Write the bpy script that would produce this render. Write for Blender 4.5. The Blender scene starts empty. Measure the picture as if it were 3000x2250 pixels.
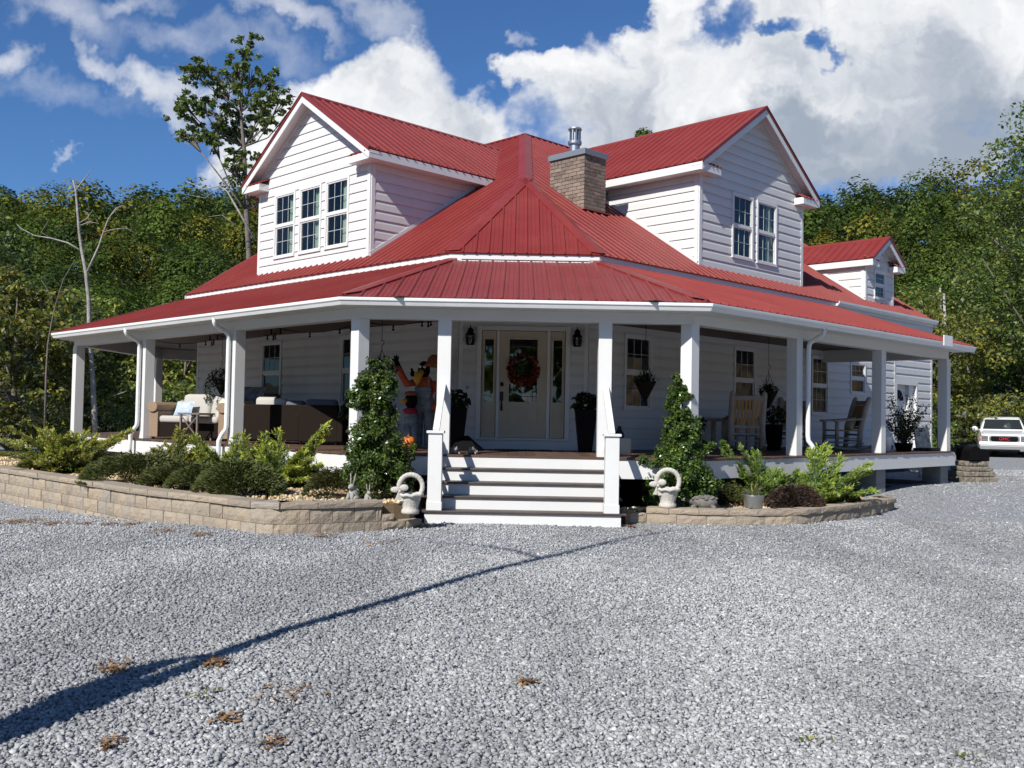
import bpy, bmesh, math, random
import numpy as np
from mathutils import Matrix, Vector

D = bpy.data
SC = bpy.context.scene
COL = SC.collection
S2 = 2 ** -0.5

# ------------------------------------------------------------------ camera
cam_d = D.cameras.new("camera")
cam = D.objects.new("camera", cam_d)
COL.objects.link(cam)
cam_d.sensor_width = 36.0
cam_d.lens = 2866.7 / 3000.0 * 36.0
cam_d.clip_start = 0.1
cam_d.clip_end = 2000.0
_yaw, _pitch, _roll = -0.0043, 0.0328, 0.0185
_fw = Vector((math.sin(_yaw), math.cos(_yaw), 0))
_rt = Vector((math.cos(_yaw), -math.sin(_yaw), 0))
_up = Vector((0, 0, 1))
_f2 = _fw * math.cos(_pitch) + _up * math.sin(_pitch)
_u2 = _up * math.cos(_pitch) - _fw * math.sin(_pitch)
_r3 = _rt * math.cos(_roll) + _u2 * math.sin(_roll)
_u3 = _u2 * math.cos(_roll) - _rt * math.sin(_roll)
cam.matrix_world = Matrix(((_r3.x, _u3.x, -_f2.x, -0.1202), (_r3.y, _u3.y, -_f2.y, -14.6977),
                           (_r3.z, _u3.z, -_f2.z, 1.4894), (0, 0, 0, 1)))
SC.camera = cam

# ------------------------------------------------------------------ sun and exposure
SUN_EL, SUN_AZ = math.radians(40), math.radians(32.5)      # light travels towards +x*sin + y*cos
sun_d = D.lights.new("sun", 'SUN')
sun_d.energy = 5.0
sun_d.angle = math.radians(0.55)
sun_d.color = (1.0, 0.96, 0.90)
sun = D.objects.new("sun", sun_d)
COL.objects.link(sun)
LDIR = Vector((math.sin(SUN_AZ) * math.cos(SUN_EL), math.cos(SUN_AZ) * math.cos(SUN_EL), -math.sin(SUN_EL)))
sun.rotation_euler = LDIR.to_track_quat('-Z', 'Y').to_euler()
SC.view_settings.view_transform = 'Standard'
SC.view_settings.look = 'None'
SC.view_settings.exposure = 0.34
SC.view_settings.gamma = 1.0
SC.cycles.max_bounces = 8
SC.cycles.transparent_max_bounces = 12
SC.cycles.use_denoising = True
SC.cycles.sample_clamp_indirect = 6.0

# ------------------------------------------------------------------ node helpers
class NT:
    def __init__(s, tree):
        s.t = tree
    def n(s, typ, **kw):
        nd = s.t.nodes.new(typ)
        for k, v in kw.items():
            if k.startswith('i_'):
                nd.inputs[int(k[2:]) if k[2:].isdigit() else k[2:].replace('_', ' ')].default_value = v
            else:
                setattr(nd, k, v)
        return nd
    def l(s, a, b):
        s.t.links.new(a, b)
    def math(s, op, a, b=None, c=None, clamp=False):
        nd = s.t.nodes.new('ShaderNodeMath'); nd.operation = op; nd.use_clamp = clamp
        for i, v in enumerate((a, b, c)):
            if v is None: continue
            if isinstance(v, (int, float)): nd.inputs[i].default_value = v
            else: s.l(v, nd.inputs[i])
        return nd.outputs[0]
    def mix(s, f, a, b, mode='MIX'):
        nd = s.t.nodes.new('ShaderNodeMix'); nd.data_type = 'RGBA'; nd.blend_type = mode
        for i, v in ((0, f), (6, a), (7, b)):
            if isinstance(v, (int, float)): nd.inputs[i].default_value = v
            elif isinstance(v, (tuple, list)): nd.inputs[i].default_value = tuple(v) + (1,) * (4 - len(v))
            else: s.l(v, nd.inputs[i])
        return nd.outputs[2]
    def ramp(s, f, pts, interp='LINEAR'):
        nd = s.t.nodes.new('ShaderNodeValToRGB'); nd.color_ramp.interpolation = interp
        cr = nd.color_ramp
        while len(cr.elements) < len(pts): cr.elements.new(0.5)
        for e, (p, c) in zip(cr.elements, pts):
            e.position = p; e.color = (c, c, c, 1) if isinstance(c, (int, float)) else tuple(c) + (1,)
        s.l(f, nd.inputs[0])
        return nd.outputs[0]
    def smooth(s, v, a, b, lo=0.0, hi=1.0):
        nd = s.t.nodes.new('ShaderNodeMapRange'); nd.interpolation_type = 'SMOOTHSTEP'
        s.l(v, nd.inputs[0])
        for i, q in enumerate((a, b, lo, hi)): nd.inputs[i + 1].default_value = q
        return nd.outputs[0]
    def noise(s, vec, scale, detail=3, rough=0.5, dim='3D', dist=0.0):
        nd = s.t.nodes.new('ShaderNodeTexNoise'); nd.noise_dimensions = dim
        if vec is not None: s.l(vec, nd.inputs['Vector'])
        nd.inputs['Scale'].default_value = scale; nd.inputs['Detail'].default_value = detail
        nd.inputs['Roughness'].default_value = rough; nd.inputs['Distortion'].default_value = dist
        return nd
    def mapping(s, vec, loc=(0, 0, 0), rot=(0, 0, 0), sc=(1, 1, 1), typ='POINT'):
        nd = s.t.nodes.new('ShaderNodeMapping'); nd.vector_type = typ
        s.l(vec, nd.inputs[0])
        nd.inputs[1].default_value = loc; nd.inputs[2].default_value = rot; nd.inputs[3].default_value = sc
        return nd.outputs[0]

# ------------------------------------------------------------------ world: clear blue sky with cumulus
W = D.worlds.new("World"); SC.world = W; W.use_nodes = True
W.node_tree.nodes.clear()
w = NT(W.node_tree)
out = w.n('ShaderNodeOutputWorld')
sky = w.n('ShaderNodeTexSky', sky_type='NISHITA', sun_disc=False, sun_elevation=SUN_EL,
          sun_rotation=math.radians(180 + 32.5), altitude=400, air_density=1.0, dust_density=0.6, ozone_density=3.2)
tc = w.n('ShaderNodeTexCoord')
sep = w.n('ShaderNodeSeparateXYZ'); w.l(tc.outputs['Generated'], sep.inputs[0])
yy = w.math('MAXIMUM', sep.outputs[1], 0.05)
U = w.math('DIVIDE', sep.outputs[0], yy); V = w.math('DIVIDE', sep.outputs[2], yy)
cmb = w.n('ShaderNodeCombineXYZ'); w.l(U, cmb.inputs[0]); w.l(V, cmb.inputs[1])
P0 = cmb.outputs[0]
n1 = w.noise(P0, 7.0, 5, 0.62, '2D')
n2 = w.noise(P0, 22.0, 8, 0.62, '2D')
def vadd(a, b): 
    nd = w.n('ShaderNodeVectorMath', operation='ADD'); w.l(a, nd.inputs[0]); w.l(b, nd.inputs[1]); return nd.outputs[0]
def vscale(a, k, off):
    nd = w.n('ShaderNodeVectorMath', operation='MULTIPLY_ADD'); w.l(a, nd.inputs[0])
    nd.inputs[1].default_value = (k, k, 0); nd.inputs[2].default_value = (off, off, 0); return nd.outputs[0]
Pw = vadd(vadd(P0, vscale(n1.outputs['Color'], 0.11, -0.055)), vscale(n2.outputs['Color'], 0.035, -0.0175))
def blob(x, y, rx, ry, rot=0.0, k=1.0, P=None):
    """soft ellipse in sky direction space; x, y, rx, ry in thousandths of the tangent plane"""
    m = w.mapping(P or Pw, (x / 1000, y / 1000, 0), (0, 0, math.radians(rot)), (rx / 1000, ry / 1000, 1), 'TEXTURE')
    nd = w.n('ShaderNodeVectorMath', operation='DOT_PRODUCT'); w.l(m, nd.inputs[0]); w.l(m, nd.inputs[1])
    return w.math('MULTIPLY', w.math('SUBTRACT', 1.0, nd.outputs['Value']), k)
def union(lst):
    o = lst[0]
    for b in lst[1:]:
        o = w.math('SMOOTH_MAX', o, b, 0.15)
    return o
thick = union([blob(-130, 325, 75, 62), blob(-175, 275, 85, 62), blob(-95, 275, 110, 62), blob(-10, 245, 80, 48),
               blob(-225, 290, 66, 60, 0, .9), blob(-262, 262, 60, 50, -30, .7), blob(-60, 300, 90, 50), blob(-160, 345, 60, 40), blob(-150, 230, 110, 55), blob(40, 240, 60, 30, 0, .8),
               blob(70, 330, 75, 62), blob(25, 365, 38, 26), blob(115, 385, 42, 34), blob(152, 430, 34, 58),
               blob(175, 330, 110, 72), blob(240, 375, 80, 45), blob(320, 350, 120, 75), blob(420, 385, 150, 90),
               blob(480, 430, 140, 70), blob(290, 280, 140, 52), blob(395, 285, 130, 55), blob(110, 285, 70, 50),
               blob(330, 430, 120, 40), blob(560, 360, 120, 90), blob(240, 430, 60, 40, 0, .8),
               blob(700, 300, 150, 60), blob(-800, 300, 160, 60), blob(200, 700, 300, 120), blob(-700, 800, 260, 120)])
holes = union([blob(205, 412, 32, 18, 15), blob(252, 404, 28, 10), blob(300, 384, 24, 13, 30), blob(322, 380, 20, 7, -10, .7), blob(15, 300, 24, 44, 30, .6)])
thin = union([blob(-378, 330, 60, 26, -18, .75), blob(-425, 352, 50, 15, -30, .5), blob(-345, 315, 50, 22, -10, .7),
              blob(-470, 405, 80, 30, -20, .42), blob(-400, 425, 60, 16, 10, .4), blob(-525, 360, 30, 22, 0, .6),
              blob(-250, 405, 60, 18, -15, .5), blob(-150, 400, 60, 22, -25, .5), blob(-310, 380, 110, 22, -12, .28),
              blob(-305, 250, 26, 20, 0, .5), blob(-458, 256, 12, 6, 0, .35), blob(-265, 258, 70, 40, -40, .5),
              blob(-470, 325, 90, 16, -10, .16), blob(5, 408, 7, 12, 20, .35), blob(400, 225, 40, 18, 0, .4)])
puff = w.math('MULTIPLY', w.math('SUBTRACT', n2.outputs['Fac'], 0.5), 0.9)
mk = w.smooth(w.math('ADD', thick, puff), -0.16, 0.62)
mk = w.math('MULTIPLY', mk, w.math('SUBTRACT', 1.0, w.smooth(w.math('ADD', holes, w.math('MULTIPLY', puff, 1.6)), -0.25, 1.0)))
mt = w.math('MULTIPLY', w.smooth(w.math('ADD', thin, w.math('MULTIPLY', puff, 0.6)), -0.12, 1.0), 0.85)
mask = w.math('MULTIPLY', w.math('MAXIMUM', mk, mt), w.smooth(V, 0.06, 0.16))
# light and dark inside the clouds: lit tops to the upper left, grey bases to the lower right
n3 = w.noise(Pw, 8.0, 5, 0.5, '2D')
Pup = vadd(Pw, vscale(tc.outputs['Generated'], 0.0, 0.012))
n3b = w.noise(Pup, 8.0, 5, 0.5, '2D')
relief = w.math('MULTIPLY', w.math('SUBTRACT', n3.outputs['Fac'], n3b.outputs['Fac']), 2.2)
grey = union([blob(400, 255, 210, 62), blob(300, 290, 120, 40), blob(520, 300, 200, 60), blob(160, 265, 90, 40, 0, .6),
              blob(-60, 235, 130, 40, 0, .55), blob(90, 300, 60, 45, 0, .45), blob(430, 350, 100, 40, 0, .35)])
g = w.math('ADD', w.math('MULTIPLY', w.smooth(grey, -0.5, 1.0), 0.78), w.math('MULTIPLY', w.math('SUBTRACT', n3.outputs['Fac'], 0.44), 0.8))
g = w.math('SUBTRACT', g, relief)
edge = w.math('MULTIPLY', w.smooth(thick, 0.0, 0.55), 0.22)
g = w.math('ADD', g, edge)
ccol = w.ramp(g, [(0.0, (0.98, 0.985, 1.0)), (0.3, (0.80, 0.825, 0.86)), (0.65, (0.52, 0.565, 0.64)), (1.0, (0.36, 0.42, 0.51))])
bg1 = w.n('ShaderNodeBackground'); bg1.inputs[1].default_value = 0.074
skc = w.mix(1.0, sky.outputs[0], (0.55, 0.84, 1.17), 'MULTIPLY')
w.l(skc, bg1.inputs[0])
bg2 = w.n('ShaderNodeBackground'); bg2.inputs[1].default_value = 0.80
w.l(ccol, bg2.inputs[0])
ms = w.n('ShaderNodeMixShader')
w.l(mask, ms.inputs[0]); w.l(bg1.outputs[0], ms.inputs[1]); w.l(bg2.outputs[0], ms.inputs[2])
w.l(ms.outputs[0], out.inputs[0])

# ------------------------------------------------------------------ object helpers
def tag(o, label=None, cat=None, group=None, kind=None):
    if label: o['label'] = label
    if cat: o['category'] = cat
    if group: o['group'] = group
    if kind: o['kind'] = kind
    return o
def empty(name, loc=(0, 0, 0), rz=0.0, label=None, cat=None, group=None):
    o = D.objects.new(name, None); COL.objects.link(o)
    o.location = loc; o.rotation_euler = (0, 0, rz); o.empty_display_size = 0.2
    return tag(o, label, cat, group)
I4 = Matrix.Identity(4)
class MB:
    def __init__(s): s.v = []; s.f = []; s.c = []; s.usec = False
    def add(s, vs, fs, M=None, col=None):
        b = len(s.v)
        if M is not None: vs = [tuple(M @ Vector(p)) for p in vs]
        s.v += [tuple(p) for p in vs]; s.f += [tuple(i + b for i in f) for f in fs]
        if col is not None: s.usec = True
        s.c += [col or (1, 1, 1)] * len(vs)
        return s
    def box(s, x0, x1, y0, y1, z0, z1, M=None):
        return s.add([(x0, y0, z0), (x1, y0, z0), (x1, y1, z0), (x0, y1, z0), (x0, y0, z1), (x1, y0, z1), (x1, y1, z1), (x0, y1, z1)],
                     [(0, 3, 2, 1), (4, 5, 6, 7), (0, 1, 5, 4), (1, 2, 6, 5), (2, 3, 7, 6), (3, 0, 4, 7)], M)
    def prism(s, pts, z0, z1, M=None):
        n = len(pts)
        return s.add([(p[0], p[1], z0) for p in pts] + [(p[0], p[1], z1) for p in pts],
                     [tuple(reversed(range(n))), tuple(range(n, 2 * n))] + [(i, (i + 1) % n, (i + 1) % n + n, i + n) for i in range(n)], M)
    def slab(s, pts, off):
        """planar polygon of 3D points thickened by vector off"""
        n = len(pts); off = Vector(off)
        return s.add([tuple(p) for p in pts] + [tuple(Vector(p) + off) for p in pts],
                     [tuple(range(n)), tuple(reversed(range(n, 2 * n)))] + [(i, i + n, (i + 1) % n + n, (i + 1) % n) for i in range(n)])
    def tube(s, pts, rads, n=8, M=None, cap=True, squash=None):
        pts = [Vector(p) for p in pts]
        if isinstance(rads, (int, float)): rads = [rads] * len(pts)
        vs = []; fs = []
        prev = None
        for i, p in enumerate(pts):
            d = (pts[min(i + 1, len(pts) - 1)] - pts[max(i - 1, 0)])
            d = d.normalized() if d.length > 1e-9 else Vector((0, 0, 1))
            if prev is None:
                a = Vector((0, 0, 1)) if abs(d.z) < 0.9 else Vector((1, 0, 0))
                x = d.cross(a).normalized()
            else:
                x = (prev - d * prev.dot(d)).normalized()
            prev = x; y = d.cross(x)
            for k in range(n):
                t = 2 * math.pi * k / n
                q = (squash or (1, 1))
                vs.append(tuple(p + (x * math.cos(t) * q[0] + y * math.sin(t) * q[1]) * rads[i]))
        for i in range(len(pts) - 1):
            for k in range(n):
                a = i * n + k; b = i * n + (k + 1) % n
                fs.append((a, b, b + n, a + n))
        if cap:
            fs.append(tuple(reversed(range(n)))); fs.append(tuple(range((len(pts) - 1) * n, len(pts) * n)))
        return s.add(vs, fs, M)
    def bar(s, a, b, w_, h_, up=(0, 0, 1)):
        a = Vector(a); b = Vector(b); d = (b - a).normalized(); x = d.cross(Vector(up))
        if x.length < 1e-6: x = Vector((1, 0, 0))
        x.normalize(); y = x.cross(d)
        vs = [tuple(p + x * sx * w_ / 2 + y * sy * h_ / 2) for p in (a, b) for sx, sy in ((-1, -1), (1, -1), (1, 1), (-1, 1))]
        return s.add(vs, [(0, 1, 2, 3), (7, 6, 5, 4), (0, 4, 5, 1), (1, 5, 6, 2), (2, 6, 7, 3), (3, 7, 4, 0)])
    def lathe(s, prof, n=24, M=None, ripple=None):
        vs = []; fs = []
        for r, z in prof:
            for k in range(n):
                t = 2 * math.pi * k / n; rr = r * (ripple(t, z) if ripple else 1)
                vs.append((rr * math.cos(t), rr * math.sin(t), z))
        for i in range(len(prof) - 1):
            for k in range(n):
                a = i * n + k; b = i * n + (k + 1) % n
                fs.append((a, b, b + n, a + n))
        fs.append(tuple(reversed(range(n)))); fs.append(tuple(range((len(prof) - 1) * n, len(prof) * n)))
        return s.add(vs, fs, M)
    def ball(s, c, r, seg=12, rings=8, M=None, jit=0, seed=0):
        rnd = random.Random(seed)
        if isinstance(r, (int, float)): r = (r, r, r)
        prof = []
        vs = [(c[0], c[1], c[2] - r[2])]; fs = []
        for i in range(1, rings):
            p = math.pi * i / rings
            for k in range(seg):
                t = 2 * math.pi * k / seg; j = 1 + rnd.uniform(-jit, jit)
                vs.append((c[0] + r[0] * j * math.sin(p) * math.cos(t), c[1] + r[1] * j * math.sin(p) * math.sin(t), c[2] - r[2] * j * math.cos(p)))
        vs.append((c[0], c[1], c[2] + r[2])); L = len(vs) - 1
        for k in range(seg):
            fs.append((0, 1 + (k + 1) % seg, 1 + k)); fs.append((L, 1 + (rings - 2) * seg + k, 1 + (rings - 2) * seg + (k + 1) % seg))
        for i in range(rings - 2):
            for k in range(seg):
                a = 1 + i * seg + k; b = 1 + i * seg + (k + 1) % seg
                fs.append((a, b, b + seg, a + seg))
        return s.add(vs, fs, M)
    def mesh(s, name, mat, smooth=False, fix=True):
        me = D.meshes.new(name); me.from_pydata(s.v, [], s.f)
        if s.usec:
            at = me.color_attributes.new('tint', 'FLOAT_COLOR', 'POINT')
            at.data.foreach_set('color', np.array([list(c) + [1] for c in s.c], dtype=np.float32).ravel())
        if fix:
            bm = bmesh.new(); bm.from_mesh(me); bmesh.ops.recalc_face_normals(bm, faces=bm.faces); bm.to_mesh(me); bm.free()
        for m in (mat if isinstance(mat, (list, tuple)) else [mat]): me.materials.append(m)
        if smooth: me.polygons.foreach_set('use_smooth', [True] * len(me.polygons))
        me.update()
        return me
    def build(s, name, mat, parent=None, smooth=False, bevel=0, fix=True, label=None, cat=None, group=None, kind=None, subsurf=0):
        o = D.objects.new(name, s.mesh(name, mat, smooth, fix)); COL.objects.link(o)
        if parent is not None: o.parent = parent
        if bevel:
            b = o.modifiers.new('bevel', 'BEVEL'); b.width = bevel; b.segments = 2; b.limit_method = 'ANGLE'; b.angle_limit = math.radians(40)
        if subsurf:
            b = o.modifiers.new('sub', 'SUBSURF'); b.levels = subsurf; b.render_levels = subsurf
        return tag(o, label, cat, group, kind)
def copy_tree(o, parent=None):
    c = o.copy(); COL.objects.link(c)
    if parent is not None: c.parent = parent; c.matrix_parent_inverse = o.matrix_parent_inverse
    for ch in list(o.children): copy_tree(ch, c)
    return c

# ------------------------------------------------------------------ materials
def pmat(name, col, rough=0.6, metal=0.0, spec=0.5, bump=None, var=None, coat=0.0, rand=0.0, sub=None, streak=None):
    m = D.materials.new(name); m.use_nodes = True
    t = NT(m.node_tree); b = m.node_tree.nodes['Principled BSDF']
    b.inputs['Base Color'].default_value = tuple(col) + (1,)
    b.inputs['Roughness'].default_value = rough; b.inputs['Metallic'].default_value = metal
    b.inputs['Specular IOR Level'].default_value = spec; b.inputs['Coat Weight'].default_value = coat
    c = None
    tcn = t.n('ShaderNodeTexCoord')
    if var:     # (scale, amount, colour2)
        nz = t.noise(tcn.outputs['Object'], var[0], 5, 0.65)
        f = t.math('MULTIPLY', t.smooth(nz.outputs['Fac'], 0.35, 0.7), var[1])
        c = t.mix(f, tuple(col), var[2])
    if streak:
        mp = t.mapping(tcn.outputs['Object'], sc=(streak[0], streak[0], streak[0] * .12)); ns = t.noise(mp, 1.0, 5, 0.6)
        c = t.mix(t.math('MULTIPLY', t.smooth(ns.outputs['Fac'], 0.45, 0.75), streak[1]), c, streak[2])
    if rand:
        g = t.n('ShaderNodeNewGeometry')
        h = t.n('ShaderNodeHueSaturation')
        if c is not None: t.l(c, h.inputs['Color'])
        else: h.inputs['Color'].default_value = tuple(col) + (1,)
        t.l(t.math('MULTIPLY_ADD', g.outputs['Random Per Island'], 2 * rand, 1 - rand), h.inputs['Value'])
        c = h.outputs[0]
    if c is not None: t.l(c, b.inputs['Base Color'])
    if bump:    # (scale, strength, distance)
        nz = t.noise(tcn.outputs['Object'], bump[0], 6, 0.6)
        bp = t.n('ShaderNodeBump'); bp.inputs['Strength'].default_value = bump[1]; bp.inputs['Distance'].default_value = bump[2]
        t.l(nz.outputs['Fac'], bp.inputs['Height']); t.l(bp.outputs[0], b.inputs['Normal'])
    return m
M = {}
M['trim'] = pmat('white_trim', (0.655, 0.655, 0.64), 0.45, var=(1.3, 0.35, (0.58, 0.58, 0.57)), bump=(60, 0.05, 0.002))
M['siding'] = pmat('white_vinyl_siding', (0.61, 0.61, 0.595), 0.5, var=(0.8, 0.4, (0.56, 0.555, 0.535)), bump=(45, 0.06, 0.002), streak=(3.5, 0.22, (0.48, 0.46, 0.42)))
M['gutter'] = pmat('gutter_metal', (0.78, 0.79, 0.78), 0.35, var=(2.0, 0.4, (0.62, 0.63, 0.61)))
M['red'] = pmat('red_metal_roof', (0.188, 0.024, 0.019), 0.42, spec=0.35, var=(0.9, 0.6, (0.225, 0.040, 0.031)), bump=(1.7, 0.12, 0.03), streak=(6.0, 0.35, (0.13, 0.022, 0.022)), rand=0.07)
M['deck'] = pmat('deck_board_brown', (0.085, 0.046, 0.031), 0.55, var=(3.0, 0.6, (0.14, 0.088, 0.062)), rand=0.22, bump=(70, 0.15, 0.003))
M['tread'] = pmat('dark_stair_tread', (0.048, 0.032, 0.027), 0.5, var=(3.0, 0.6, (0.085, 0.065, 0.055)), bump=(70, 0.15, 0.003))
M['ceil'] = pmat('stained_ceiling_wood', (0.085, 0.032, 0.022), 0.5, rand=0.2, bump=(30, 0.1, 0.003))
M['cream'] = pmat('cream_door_paint', (0.50, 0.43, 0.31), 0.45)
M['black'] = pmat('black_paint', (0.005, 0.005, 0.0055), 0.6, spec=0.08)
M['bronze'] = pmat('dark_bronze', (0.02, 0.016, 0.013), 0.35, metal=0.6)
M['dark'] = pmat('dark_interior', (0.03, 0.03, 0.032), 0.9)
M['curtain'] = pmat('pale_green_curtain', (0.55, 0.62, 0.52), 0.8)
M['muntin'] = pmat('pale_muntin', (0.42, 0.47, 0.44), 0.5)
M['foundation'] = pmat('shade_painted_foundation', (.05, .05, .05), .95)  # nearly black: the shade under the porch is put into the colour
M['soil_or_shade'] = pmat('shade_painted_soil', (.06, .05, .04), .95, bump=(30, .6, .02))  # dark colour carries the under-porch shade
M['cmu'] = pmat('grey_block_pier', (0.22, 0.23, 0.23), 0.9, bump=(40, 0.5, 0.01))
M['steel'] = pmat('galvanised_steel', (0.42, 0.45, 0.47), 0.38, metal=0.85, var=(9, 0.5, (0.3, 0.33, 0.35)))
M['lead'] = pmat('chimney_cap_metal', (0.24, 0.28, 0.31), 0.45, metal=0.5)
def glass_mat(name, tint, refl):
    m = D.materials.new(name); m.use_nodes = True; m.node_tree.nodes.clear(); t = NT(m.node_tree)
    o = t.n('ShaderNodeOutputMaterial'); tr = t.n('ShaderNodeBsdfTransparent'); tr.inputs[0].default_value = tint + (1,)
    gl = t.n('ShaderNodeBsdfGlossy'); gl.inputs['Roughness'].default_value = 0.015; gl.inputs[0].default_value = (.95, .97, 1, 1)
    fr = t.n('ShaderNodeFresnel'); gg = t.n('ShaderNodeNewGeometry')
    t.l(t.math('MULTIPLY_ADD', gg.outputs['Backfacing'], 1 / 1.45 - 1.45, 1.45), fr.inputs[0])
    tcn = t.n('ShaderNodeTexCoord'); nz = t.noise(tcn.outputs['Object'], 2.5, 1, 0.4)
    bp = t.n('ShaderNodeBump'); bp.inputs['Strength'].default_value = 0.12; bp.inputs['Distance'].default_value = 0.01
    t.l(nz.outputs[0], bp.inputs['Height']); t.l(bp.outputs[0], gl.inputs['Normal'])
    f = t.math('MULTIPLY_ADD', fr.outputs[0], 0.8, refl)
    mx = t.n('ShaderNodeMixShader'); t.l(f, mx.inputs[0]); t.l(tr.outputs[0], mx.inputs[1]); t.l(gl.outputs[0], mx.inputs[2])
    t.l(mx.outputs[0], o.inputs[0])
    return m
M['glass'] = glass_mat('window_glass', (0.62, 0.68, 0.66), 0.02)
M['leaded'] = glass_mat('bevelled_door_glass', (0.25, 0.3, 0.32), 0.06)
def brick_mat():
    m = D.materials.new('chimney_brick'); m.use_nodes = True; t = NT(m.node_tree); b = m.node_tree.nodes['Principled BSDF']
    tcn = t.n('ShaderNodeTexCoord'); g = t.n('ShaderNodeNewGeometry')
    h = t.n('ShaderNodeHueSaturation'); h.inputs['Color'].default_value = (0.19, 0.138, 0.105, 1)
    t.l(t.math('MULTIPLY_ADD', g.outputs['Random Per Island'], 0.8, 0.6), h.inputs['Value'])
    nz = t.noise(tcn.outputs['Object'], 30, 4, .6)
    c = t.mix(t.smooth(nz.outputs[0], .45, .75), h.outputs[0], (0.24, 0.21, 0.18))
    t.l(c, b.inputs['Base Color']); b.inputs['Roughness'].default_value = 0.9
    bp = t.n('ShaderNodeBump'); bp.inputs['Strength'].default_value = .5; bp.inputs['Distance'].default_value = .01
    t.l(nz.outputs[0], bp.inputs['Height']); t.l(bp.outputs[0], b.inputs['Normal'])
    return m
M['brick'] = brick_mat()
M['mortar'] = pmat('mortar', (0.36, 0.33, 0.29), 0.95)

# ================================================================== HOUSE
A_ = 2.483; QW = 2.84; DW = 2.673; WC = 1.144; QM = 2.776
TW0 = (-WC + A_ + 0) * -S2 + DW * S2
ZF = 0.903; ZB = 2.91; ZBAND = 4.292; ZT = 4.4286; PITCH = 0.6577
L5, L6, L7 = 3.649, 7.251, 10.861
R8, R9, R10 = 3.114, 6.377, 9.583
CC = A_ - QM * 0.41421
def wingM(side):
    sg = -1 if side == 'L' else 1
    return Matrix(((sg * S2, -sg * S2, 0, sg * A_), (S2, S2, 0, 0), (0, 0, 1, 0), (0, 0, 0, 1)))
ML, MR = wingM('L'), wingM('R')
MF = Matrix.Identity(4)
def LP(t, q, z): return ML @ Vector((t, q, z))
def RP(t, q, z): return MR @ Vector((t, q, z))
def rz(q): return ZT + PITCH * (q - QM)

house = empty('house', (0, 0, 0), 0, 'white farmhouse with red metal roof, wraparound porch and angled front entrance', 'house')

# porch outline (post centre line) and mitred offsets; positive offset = outwards
P7 = LP(L7, 0, 0).to_2d(); P11 = P7 + Vector((0, 2 * A_))
P0_ = P11 + Vector((S2, S2)) * 6.5
OUT = [P0_, P11, P7, Vector((-A_, 0)), Vector((A_, 0)), RP(R10, 0, 0).to_2d()]
def offset_path(path, d):
    res = []
    for i, p in enumerate(path):
        ds = []
        if i > 0: ds.append((path[i] - path[i - 1]).normalized())
        if i < len(path) - 1: ds.append((path[i + 1] - path[i]).normalized())
        ns = [Vector((q.y, -q.x)) for q in ds]
        if len(ns) == 1: res.append(p + ns[0] * d)
        else:
            b = (ns[0] + ns[1]); b.normalize()
            res.append(p + b * (d / b.dot(ns[0])))
    return res
def sweep(mb, path, prof, ext0=0, ext1=0):
    path = [Vector(p) for p in path]
    if ext1: path[-1] = path[-1] + (path[-1] - path[-2]).normalized() * ext1
    if ext0: path[0] = path[0] + (path[0] - path[1]).normalized() * ext0
    lines = [offset_path(path, o) for o, z in prof]
    n = len(prof); m = len(path)
    vs = [(lines[j][i].x, lines[j][i].y, prof[j][1]) for i in range(m) for j in range(n)]
    fs = [(i * n + j, i * n + (j + 1) % n, (i + 1) * n + (j + 1) % n, (i + 1) * n + j) for i in range(m - 1) for j in range(n)]
    fs += [tuple(range(n)), tuple(reversed(range((m - 1) * n, m * n)))]
    mb.add(vs, fs); return mb

# ---- deck
mb = MB()
outer = offset_path(OUT, 0.13)
sl = [tuple(p) for p in outer] + [tuple((RP(R10, QW - .02, 0)).to_2d()), (WC, DW - .02), (-WC, DW - .02), tuple(LP(10.7, QW - .02, 0).to_2d()), tuple(LP(10.7, 9, 0).to_2d())]
mb.prism(sl, ZF - 0.10, ZF - 0.03)
mb.build('deck_frame', M['dark'], house)
mb = MB()
rnd = random.Random(3)
x = -A_
while x < A_ - 0.01:
    w_ = min(0.135, A_ - x - .004); mb.box(x, x + w_, 0.02, DW - .01, ZF - .028, ZF); x += 0.141
mb.box(-A_ - .06, A_ + .06, -0.17, 0.014, ZF - .03, ZF + 0.001)
for MM, te in ((ML, L7 + .15), (MR, R10 + .1)):
    t = 0.03
    while t < te:
        mb.box(t, min(t + 0.135, te), -0.165 - rnd.uniform(0, .012), QW - .01, ZF - .029, ZF - .0035, MM); t += 0.141
c0, c1, c2 = LP(L7 + .15, -.165, 0), P11 + Vector((-.165, -.0)), LP(L7 + .15, 9, 0)
mb.prism([(c0.x, c0.y), (P7.x - .165, P7.y), (c1.x, c1.y), (P0_.x, P0_.y), (c2.x, c2.y), (LP(L7 + .15, 0, 0).x, LP(L7 + .15, 0, 0).y)], ZF - .03, ZF - .006)
deck = mb.build('porch_deck', M['deck'], house)
mb = MB(); sweep(mb, OUT, [(0.125, .59), (0.15, .59), (0.15, .868), (0.125, .868)], 0, 0.22)
mb.box(R10 + .2, R10 + .225, -.12, QW, .59, .868, MR)
mb.build('porch_skirt_board', M['trim'], house)
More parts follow.
